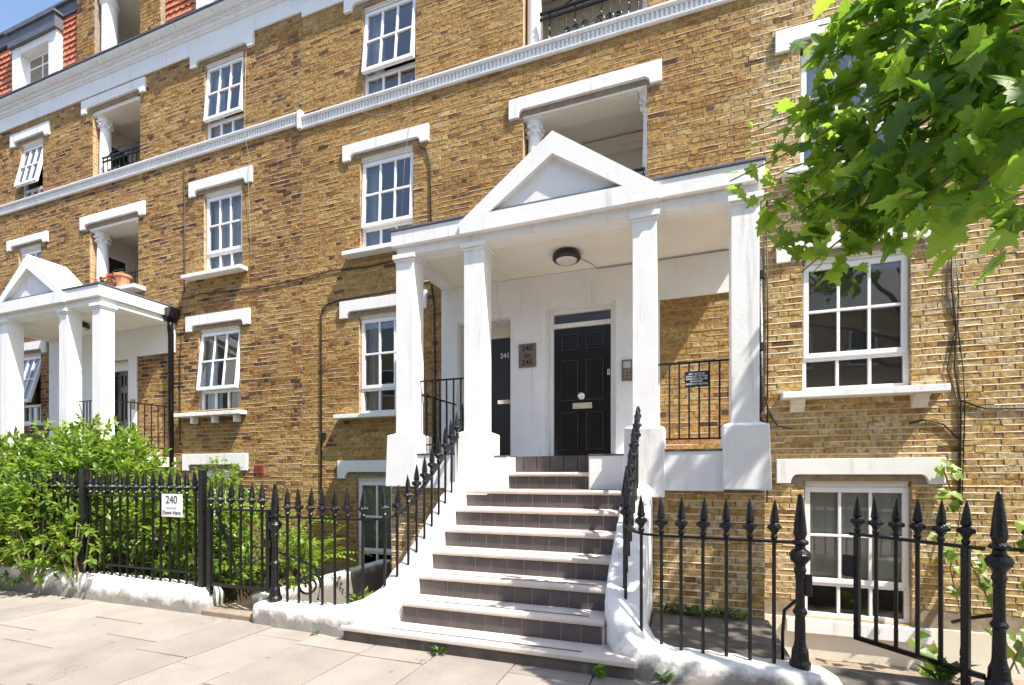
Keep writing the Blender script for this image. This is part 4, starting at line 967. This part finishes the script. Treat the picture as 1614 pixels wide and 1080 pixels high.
MB().box(-3.40, -3.38, 5.80, 6.86, 2.62, 2.64).build('side_rail', 'iron', pl)
for k in range(5): baluster(pl, -3.39, 5.95 + .2 * k, 1.8, 2.63, False, .011)
porch_rail('plain black porch railing on the right of the browner house porch', -10.50, -9.90, 5.78, 2.035, 2.90, 6, 'porch railings of the browner house')
sr = thing('porch_railing', 'black porch side railing running back to the brick wall behind the drainpipe', 'railing')
for z in (2.05, 2.88): MB().box(-9.74, -9.72, 5.85, 6.86, z, z + .02).build('rail', 'iron', sr)
for k in range(8): baluster(sr, -9.73, 5.9 + .125 * k, 1.9, 2.89, False, .010)
RA = thing('stair_railing', 'black handrail of the browner house steps rising above the shrub', 'railing')
flat_rail(RA, [(-10.72, 4.0, 1.55), (-10.72, 4.7, 1.93), (-10.72, 5.5, 2.38), (-10.70, 5.58, 2.36), (-10.70, 5.6, 2.1)])
for k in range(8):
    Y = 5.4 - .22 * k; baluster(RA, -10.72, Y, zs_(Y) + .1, 2.38 - .57 * (5.5 - Y))

# ------------------------------------------------------------------ signs and fittings
nt = thing('notice', 'small black notice about bicycles on the porch railing', 'sign', loc=(.085, 5.755, 2.60))
MB().box(-.122, .122, -.006, .004, -.088, .088).build('plate', 'sign_black', nt, bev=.002)
for k, s in enumerate(('ANY BICYCLE', 'CHAINED TO THE', 'RAILINGS WILL BE', 'REMOVED', 'WITHOUT NOTICE')): text('lettering', s, .027, 'text_white', nt, (0, -.0075, .056 - .028 * k))
for sx in (-.11, .11):
    for sz in (-.076, .076): MB().box(sx - .004, sx + .004, -.009, -.0065, sz - .004, sz + .004).build('screw', 'chrome', nt)
pq = thing('number_plaque', 'brushed steel plaque reading 240 to 245 between the two doors', 'sign', loc=(-2.23, D - .045, 3.30))
MB().box(-.135, .135, 0, .014, -.175, .175).build('plate', 'steel', pq, bev=.003)
for k, s in enumerate(('240', 'to', '245')): text('lettering', s, .115, 'text_black', pq, (0, -.002, .105 - .105 * k))
ds = thing('sign', 'small white sign reading 240 Down Here on the shrub railing', 'sign', loc=(-5.72, 4.065, 1.19))
MB().box(-.17, .17, 0, .008, -.14, .13).build('plate', 'sign_white', ds, bev=.003)
text('lettering', '240', .13, 'text_black', ds, (0, -.002, .06), bold=-.004); text('lettering', 'Down Here', .062, 'text_black', ds, (0, -.002, -.09), bold=0)
MB().box(-.085, .085, -.003, -.001, -.036, -.026).build('faded_line', 'text_grey', ds)
ip = thing('door_entry_panel', 'grey metal door-entry panel on the white wall beside the black door', 'intercom', loc=(-.79, D - .05, 2.98))
MB().box(-.075, .075, 0, .018, -.145, .145).build('plate', 'steel', ip, bev=.004); MB().box(-.05, .05, -.004, -.0005, .03, .12).build('speaker_grille', 'text_grey', ip)
for k in range(6): MB().box(-.04 + (k % 2) * .05, -.01 + (k % 2) * .05, -.006, -.0005, -.11 + (k // 2) * .045, -.085 + (k // 2) * .045).build('button', 'chrome', ip)
ip2 = MB().box(-11.0 + .13, -10.74, D - .045, D - .03, 2.9, 3.1).build('door_entry_panel', 'steel', bev=.004); tag(ip2, 'small grey entry panel on the browner house porch wall', 'intercom')
def lamp(label, x, y, z):
    t = thing('ceiling_lamp', label, 'lamp', 'round porch lamps', (x, y, z))
    MB().lathe([(.13, 0), (.17, -.015), (.185, -.045), (.185, -.085), (.165, -.105), (.145, -.108), (.145, -.09), (.01, -.09)], (0, 0, 0), 36).build('housing', 'plastic_black', t, smooth=False)
    MB().lathe([(.144, -.092), (.135, -.112), (.09, -.125), (.004, -.13)], (0, 0, 0), 36).build('diffuser', 'lamp_glass', t, smooth=True)
lamp('round black bulkhead lamp with pale lens on the porch ceiling before the black door', -1.50, 6.28, 4.456)
lamp('round black bulkhead lamp on the porch ceiling of the browner house', -11.35, 6.2, 4.556)

# ------------------------------------------------------------------ plants
def leaf_quad(mb, p, d, up, L, W, tone, fold=.25):
    """pointed leaf of four triangles, folded along the midrib"""
    d = d.normalized(); s = d.cross(up)
    if s.length < .01: s = Vector((1, 0, 0))
    s.normalize(); n = s.cross(d)
    a = p; b = p + d * L; m1 = p + d * L * .42 + s * W - n * (-fold * W); m2 = p + d * L * .42 - s * W + n * fold * W; m = p + d * L * .45
    i = len(mb.v); mb.v += [tuple(a), tuple(m1), tuple(b - n * L * .12), tuple(m2), tuple(m)]
    mb.f += [(i, i + 1, i + 4), (i + 1, i + 2, i + 4), (i + 2, i + 3, i + 4), (i + 3, i, i + 4)]; mb.t += [tone] * 4
def rvec(r): 
    while True:
        v = Vector((r.uniform(-1, 1), r.uniform(-1, 1), r.uniform(-1, 1)))
        if .05 < v.length < 1: return v.normalized()
def shrub(label, blobs, n, L, m, seed, name='garden_shrub', cat='shrub', stems=10):
    r = random.Random(seed); t = thing(name, label, cat); mb = MB(); mb.t = []; st = MB()
    tot = sum(b[3] * b[4] * b[5] for b in blobs)
    for (cx, cy, cz, rx, ry, rz) in blobs:
        k = int(n * (rx * ry * rz) / tot / 7)
        for _ in range(k):
            v = rvec(r); rad = r.uniform(.55, 1.08); c = Vector((cx + v.x * rx * rad, cy + v.y * ry * rad, cz + v.z * rz * rad))
            if c.z < .12: continue
            ax = (v + Vector((0, 0, .5)) + rvec(r) * .6).normalized()            # a sprig of leaves
            tn = r.random()
            for q in range(7):
                d = (ax + rvec(r) * .9); d.z -= .15
                leaf_quad(mb, c + ax * L * .35 * q * .6, d, Vector((0, 0, 1)) + rvec(r) * .5, L * r.uniform(.7, 1.2), L * r.uniform(.2, .3), (tn + r.uniform(-.15, .15)) % 1)
        for _ in range(stems):
            v = rvec(r); a = Vector((cx + v.x * rx * .2, cy + v.y * ry * .2, .1)); b = Vector((cx + v.x * rx * .8, cy + v.y * ry * .8, cz + abs(v.z) * rz * .8))
            st.tube([a, (a + b) / 2 + rvec(r) * .08, b], [.014, .010, .005], 5)
    mb.build('foliage', m, t); st.build('stem', 'twig', t); return t
shrub('large light green leafy shrub spilling over the railing beside the white sign', [(-9.7, 5.0, 1.25, 1.0, .65, .98), (-8.6, 5.0, 1.35, .9, .6, .95), (-7.7, 4.85, 1.10, .8, .5, .85), (-10.9, 4.9, 1.1, 1.0, .7, .95), (-6.95, 4.75, .88, .6, .45, .72), (-8.25, 3.98, .78, .75, .26, .66), (-9.2, 3.95, .95, .9, .30, .80), (-10.4, 3.95, .95, 1.1, .32, .85), (-11.5, 3.95, .95, 1.0, .32, .85), (-6.35, 4.6, .72, .5, .4, .58), (-12.0, 4.8, 1.1, 1.0, .7, .9), (-7.4, 4.05, .62, .5, .18, .42)], 38000, .115, 'leaf_shrub', 11)
shrub('small-leaved ivy bush behind the closed gate, right of the white sign', [(-5.75, 4.62, .72, .45, .35, .62), (-5.3, 4.8, .66, .35, .3, .56), (-6.1, 4.95, .95, .5, .4, .7), (-4.75, 4.9, .42, .3, .3, .38)], 5200, .085, 'leaf_shrub', 12, 'ivy_bush')
def fern(label, x, y, z, n, L, seed, m='leaf_fern'):
    r = random.Random(seed); t = thing('fern', label, 'fern', None, (x, y, z))
    for k in range(n):
        a = 2 * math.pi * k / n + r.uniform(-.3, .3); el = r.uniform(.7, 1.3); mb = MB(); mb.t = []; p = Vector((0, 0, 0)); rach = [p]; d = Vector((math.cos(a) * math.cos(el), math.sin(a) * math.cos(el), math.sin(el)))
        for q in range(18):
            p2 = p + d * L / 18; d = (d + Vector((0, 0, -.085))).normalized(); w = L * .17 * math.sin(math.pi * (q + 1.5) / 20)
            s = d.cross(Vector((0, 0, 1))).normalized()
            for sg in (-1, 1): leaf_quad(mb, p2, s * sg + d * .35, Vector((0, 0, 1)), w, L * .02, r.random() * .5 + .3, .1)
            p = p2; rach.append(p)
        nf = len(mb.f); mb.tube(rach, .004, 4); mb.t += [.5] * (len(mb.f) - nf); mb.build('frond', m, t)
fern('bright yellow-green fern behind the closed gate', -4.95, 4.95, .2, 13, 1.0, 21)
fern('bright fern arching toward the brick wall and red air vent', -5.9, 5.9, .6, 11, 1.15, 22)
fern('fern at the foot of the low white wall', -5.05, 5.6, .15, 11, .95, 23)
def weed(label, x, y, z, s, n, seed, m='leaf_dark'):
    r = random.Random(seed); mb = MB(); mb.t = []
    for k in range(n):
        a = r.uniform(0, 6.28); d = Vector((math.cos(a), math.sin(a), r.uniform(.3, 1.4))); leaf_quad(mb, Vector((r.uniform(-s, s) * .3, r.uniform(-s, s) * .15, r.uniform(0, s) * .5)), d, Vector((0, 0, 1)), s * r.uniform(.5, 1), s * .16, r.random())
    tag(mb.build('weed', m, loc=(x, y, z)), label, 'weed')
weed('tiny green weed at the foot of the bottom step, towards the left end', -2.05, 3.80, GZ, .10, 16, 1); weed('small upright weed below the right end of the bottom step', -.66, 3.79, GZ, .13, 14, 2, 'leaf_shrub')
weed('small weed against the white kerb right of the steps', -.17, 3.86, GZ, .12, 14, 3); weed('leafy weed growing behind the railing by the brown flagstone', -3.3, 4.4, .09, .24, 26, 4, 'leaf_shrub')
wm = MB(); wm.t = []; rw = random.Random(9)
for k in range(170):
    a_ = rw.uniform(0, 6.28); leaf_quad(wm, Vector((rw.uniform(-.28, .55), 5.60 - rw.random() ** 2 * .14, .05 + rw.uniform(0, .06))), Vector((math.cos(a_), math.sin(a_) - .3, rw.uniform(.4, 1.6))), Vector((0, 0, 1)), rw.uniform(.05, .12), .018, rw.random())
tag(stuff(wm.build('weeds', 'leaf_dark')), 'low green weeds along the shaded brick wall under the porch', 'weeds')
weed('small plant at the foot of the open gate hinge', 1.72, 4.30, .08, .20, 30, 20); weed('tiny weed in the kerb corner by the left wall end', -3.45, 3.88, GZ, .06, 10, 21)
# climber on the right
def climber():
    r = random.Random(31); t = thing('climbing_plant', 'climbing plant with broad leaves on the brick wall right of the basement window', 'climber'); st = MB(); k = 0
    for (pts, n, L) in (([(2.9, 6.75, -.4), (2.75, 6.8, .5), (2.85, 6.82, 1.1), (2.70, 6.83, 1.6), (2.75, 6.84, 1.75)], 20, .17), ([(3.2, 6.5, -.5), (3.0, 6.6, .2), (2.75, 6.5, .75), (2.45, 6.4, .9)], 20, .19),
                        ([(3.0, 6.3, -.5), (3.2, 6.3, .1), (3.35, 6.4, .7), (3.3, 6.6, 1.1)], 24, .22), ([(2.2, 6.0, -.6), (2.3, 5.9, -.2), (2.1, 5.8, -.1)], 10, .2), ([(3.0, 5.6, -.5), (3.0, 5.5, .0), (2.8, 5.4, .25)], 14, .22), ([(3.5, 6.2, -.5), (3.6, 6.2, .2), (3.5, 6.3, .6)], 18, .24)):
        st.tube(pts, .008, 5); P = [Vector(p) for p in pts]
        for q in range(n):
            u = r.uniform(.15, 1) * (len(P) - 1); i = min(int(u), len(P) - 2); p = P[i].lerp(P[i + 1], u - i) + rvec(r) * .09
            if p.y > 6.86: p.y = 6.82
            mb = MB(); mb.t = []; d = rvec(r); d.y = -abs(d.y) * .6; d.z -= .3
            leaf_quad(mb, Vector((0, 0, 0)), d, Vector((0, -.6, .8)), L * r.uniform(.6, 1.1), L * r.uniform(.26, .38), r.random(), .15); mb.build('leaf', 'leaf_shrub', t, loc=p)
    st.build('stem', 'twig', t)
climber()
# flower pots on the browner house balcony
for i, (x, s, lab) in enumerate(((-11.0, 1.25, 'large terracotta pot at the right end of the balcony sill'), (-11.33, .85, 'small terracotta pot under red geraniums on the balcony sill'), (-11.62, .7, 'low terracotta pot at the column end of the balcony sill'))):
    t = thing('flower_pot', lab, 'flower pot', 'terracotta pots on the balcony', (x, D - .10, 5.40))
    MB().lathe([(.085 * s, 0), (.115 * s, .17 * s), (.13 * s, .172 * s), (.13 * s, .21 * s), (.11 * s, .21 * s), (.1 * s, .18 * s)], (0, 0, 0), 16).build('pot', 'terracotta', t); r = random.Random(i)
    mb = MB(); mb.t = []
    for k in range(40): leaf_quad(mb, Vector((r.uniform(-.08, .08), r.uniform(-.08, .08), .2 * s)), rvec(r) + Vector((0, 0, .6)), Vector((0, 0, 1)), .10, .03, r.random())
    mb.build('foliage', 'leaf_dark', t)
    if i:
        for k in range(14):
            c = (r.uniform(-.13, .13), r.uniform(-.12, .05), .25 * s + r.uniform(0, .12)); MB().lathe([(.002, -.02), (.022, -.008), (.026, .004), (.012, .02)], c, 7).build('flower', 'flower', t)

# ------------------------------------------------------------------ plane tree overhanging from the right
LEAF = [(0, 0), (.10, -.02), (.20, -.10), (.34, -.07), (.30, .06), (.42, .10), (.50, .26), (.36, .30), (.30, .40), (.34, .56), (.20, .60), (.13, .72), (.10, .88), (0, 1.0)]
def leaf_mesh(k):
    r = random.Random(100 + k); m = MB(); m.t = []; jit = [1 + r.uniform(-.12, .12) for _ in LEAF]; cup = r.uniform(.02, .28); droop = r.uniform(.05, .4)
    def P(x, y): return (x * 1.12, y, -cup * abs(x) * (1 if k % 3 else -1) * .9 - droop * y * y + r.uniform(-.012, .012))
    for sg in (-1, 1):
        pts = [P(sg * x * jit[i], y * (.95 + .05 * jit[i])) for i, (x, y) in enumerate(LEAF)]; mid = [P(0, y) for y in (0, .35, .7)]
        i0 = len(m.v); m.v += pts; c = len(m.v); m.v.append(mid[1]); n = len(pts)
        for q in range(n - 1): m.f.append((i0 + q, i0 + q + 1, c) if sg > 0 else (i0 + q + 1, i0 + q, c)); m.t.append(.12 * k % 1)
    me = m.mesh('leaf'); me.materials.append(MATS['leaf_tree']); return me
LM = [leaf_mesh(k) for k in range(10)]
TR = thing('plane_tree', 'street tree whose broad green leaves overhang the right-hand windows', 'tree', None, (4.3, 2.3, GZ))
TRi = Vector((4.3, 2.3, GZ))
rt = random.Random(77)
def curve(a, b, sag=0, n=7, wob=.05):
    a, b = Vector(a), Vector(b); return [a.lerp(b, q / n) + Vector((0, 0, -sag * math.sin(math.pi * q / n))) + (rvec(rt) * wob if 0 < q < n else Vector((0, 0, 0))) for q in range(n + 1)]
loc_ = lambda pts: [Vector(p) - TRi for p in pts]
MB().tube(loc_([(4.3, 2.3, -.05), (4.28, 2.3, .4), (4.3, 2.32, 1.5), (4.22, 2.35, 3), (4.1, 2.4, 4.2), (4.0, 2.6, 6.5)]), [.24, .19, .17, .15, .13, .06], 12).build('trunk', 'bark', TR, smooth=True)
limbs = [curve((4.15, 2.4, 3.6), (2.2, 2.75, 3.75), -.15, 8), (curve((4.1, 2.4, 4.2), (2.6, 3.9, 5.4), -.2, 8)), curve((4.1, 2.4, 4.0), (2.0, 2.3, 4.6), -.2, 8), curve((4.15, 2.35, 3.2), (2.55, 2.3, 2.85), -.1, 8), curve((4.05, 2.5, 5), (3.3, 4.6, 6.3), -.2, 8), curve((4.05, 2.5, 5.4), (4.6, 1.2, 7), -.2, 8), curve((4.05, 2.5, 5), (5.6, 3.2, 6.2), -.2, 8)]
for L_ in limbs: MB().tube(loc_(L_), [.055 - .0045 * q for q in range(len(L_))], 7).build('limb', 'bark', TR, smooth=True)
# twig ends of the overhanging bough: x, y, z, leaf count
tips = [(Vector(q[:3]), q[3]) for q in (
    (0.262, 3.602, 3.525, 4), (0.443, 3.667, 3.867, 6), (0.507, 3.584, 3.299, 9), (0.585, 3.399, 2.961, 10), (0.626, 3.308, 2.745, 7),
    (0.718, 3.553, 3.465, 10), (0.702, 3.654, 3.921, 9), (0.813, 3.587, 4.208, 9), (0.896, 3.511, 4.356, 8), (0.866, 3.394, 3.548, 11),
    (0.853, 3.283, 3.081, 11), (0.870, 3.289, 2.830, 8), (1.024, 3.345, 3.806, 11), (0.967, 3.111, 3.173, 11), (0.983, 3.117, 2.840, 9),
    (1.075, 3.363, 4.132, 9), (1.039, 2.925, 2.862, 10), (1.112, 3.058, 3.338, 11), (1.128, 3.063, 3.694, 10), (1.079, 2.833, 2.661, 6),
    (1.214, 2.988, 3.826, 9), (1.177, 2.868, 3.016, 10), (1.220, 2.884, 3.373, 10), (1.216, 2.670, 2.698, 6), (1.241, 2.679, 2.970, 8),
    (1.267, 2.688, 3.351, 8), (1.255, 2.578, 2.566, 4), (1.280, 2.586, 3.084, 6), (1.331, 2.711, 3.568, 6), (1.444, 3.709, 3.306, 9),
    (1.664, 3.788, 4.239, 9), (1.348, 3.993, 4.209, 9), (1.757, 3.927, 3.847, 10), (1.785, 3.725, 3.285, 7), (0.775, 3.574, 4.389, 8),
    (0.841, 3.491, 3.928, 9), (0.987, 3.544, 4.181, 9), (0.983, 3.649, 3.867, 9), (0.605, 3.619, 3.631, 8), (0.786, 3.472, 3.151, 8),
    (0.529, 3.485, 3.104, 7))]
cnt = 0; big = []; rest = []
bough = limbs[0] + limbs[2] + limbs[3]
def put_leaf(p, ax, size, store):
    d = (ax * .3 + rvec(rt) * .95 + Vector((0, 0, -.5))).normalized(); up = (Vector((.15, -.5, .85)) + rvec(rt) * .8)
    s = d.cross(up)
    if s.length < .05: s = Vector((1, 0, 0))
    s.normalize(); n = s.cross(d)
    M = Matrix((( s.x, d.x, n.x), (s.y, d.y, n.y), (s.z, d.z, n.z))).to_4x4(); store.append((p, M, size * rt.uniform(.5, 1.25), rt.randrange(10)))
twm = MB()
for (p, n) in tips:
    a = min(bough, key=lambda q: (q - p).length + (0 if q.x > p.x else 1)); pts = curve(a, p, -.06, 7, .03)
    twm.tube(loc_(pts), [.011 - .001 * q for q in range(8)], 5)
    for q in range(int(n * 3.6)):
        u = 1 - rt.random() ** 1.6 * .45; k = min(int(u * 7), 6); c = pts[k].lerp(pts[k + 1], u * 7 - k); off = rvec(rt) * rt.uniform(.03, .16)
        put_leaf(c + off, (p - a).normalized(), .128, big)
twm.build('twig', 'twig', TR)
# the rest of the crown, above and to the right of the view
for (c, rad, n) in (((3.3, 4.4, 5.9), (1.0, .7, .8), 330), ((4.6, 3.6, 6.6), (1.2, .9, .9), 260), ((2.5, 3.7, 5.2), (.6, .5, .5), 110), ((5.6, 2.6, 5.4), (1.2, 1.2, 1.2), 260), ((4.3, 2.0, 7.6), (1.2, 1.2, .8), 120)):
    for _ in range(n):
        v = rvec(rt) * rt.uniform(.4, 1); put_leaf(Vector((c[0] + v.x * rad[0], c[1] + v.y * rad[1], c[2] + v.z * rad[2])), v, .19, rest)
big.sort(key=lambda q: -q[2] / (q[0] - Vector((0, 0, 1.55))).length)
for (p, M, s, k) in big[:300]:
    o = bpy.data.objects.new('leaf', LM[k]); col.objects.link(o); o.parent = TR; o.matrix_local = Matrix.Translation(p - TRi) @ M @ Matrix.Scale(s, 4)
cm = MB(); cm.t = []
for (p, M, s, k) in big[300:] + rest:
    me = LM[k]; i = len(cm.v); MM = Matrix.Translation(p - TRi) @ M @ Matrix.Scale(s, 4); cm.v += [tuple(MM @ v.co) for v in me.vertices]; t_ = rt.random()
    for f in me.polygons: cm.f.append(tuple(i + q for q in f.vertices)); cm.t.append(t_)
stuff(cm.build('crown', 'leaf_tree', TR))
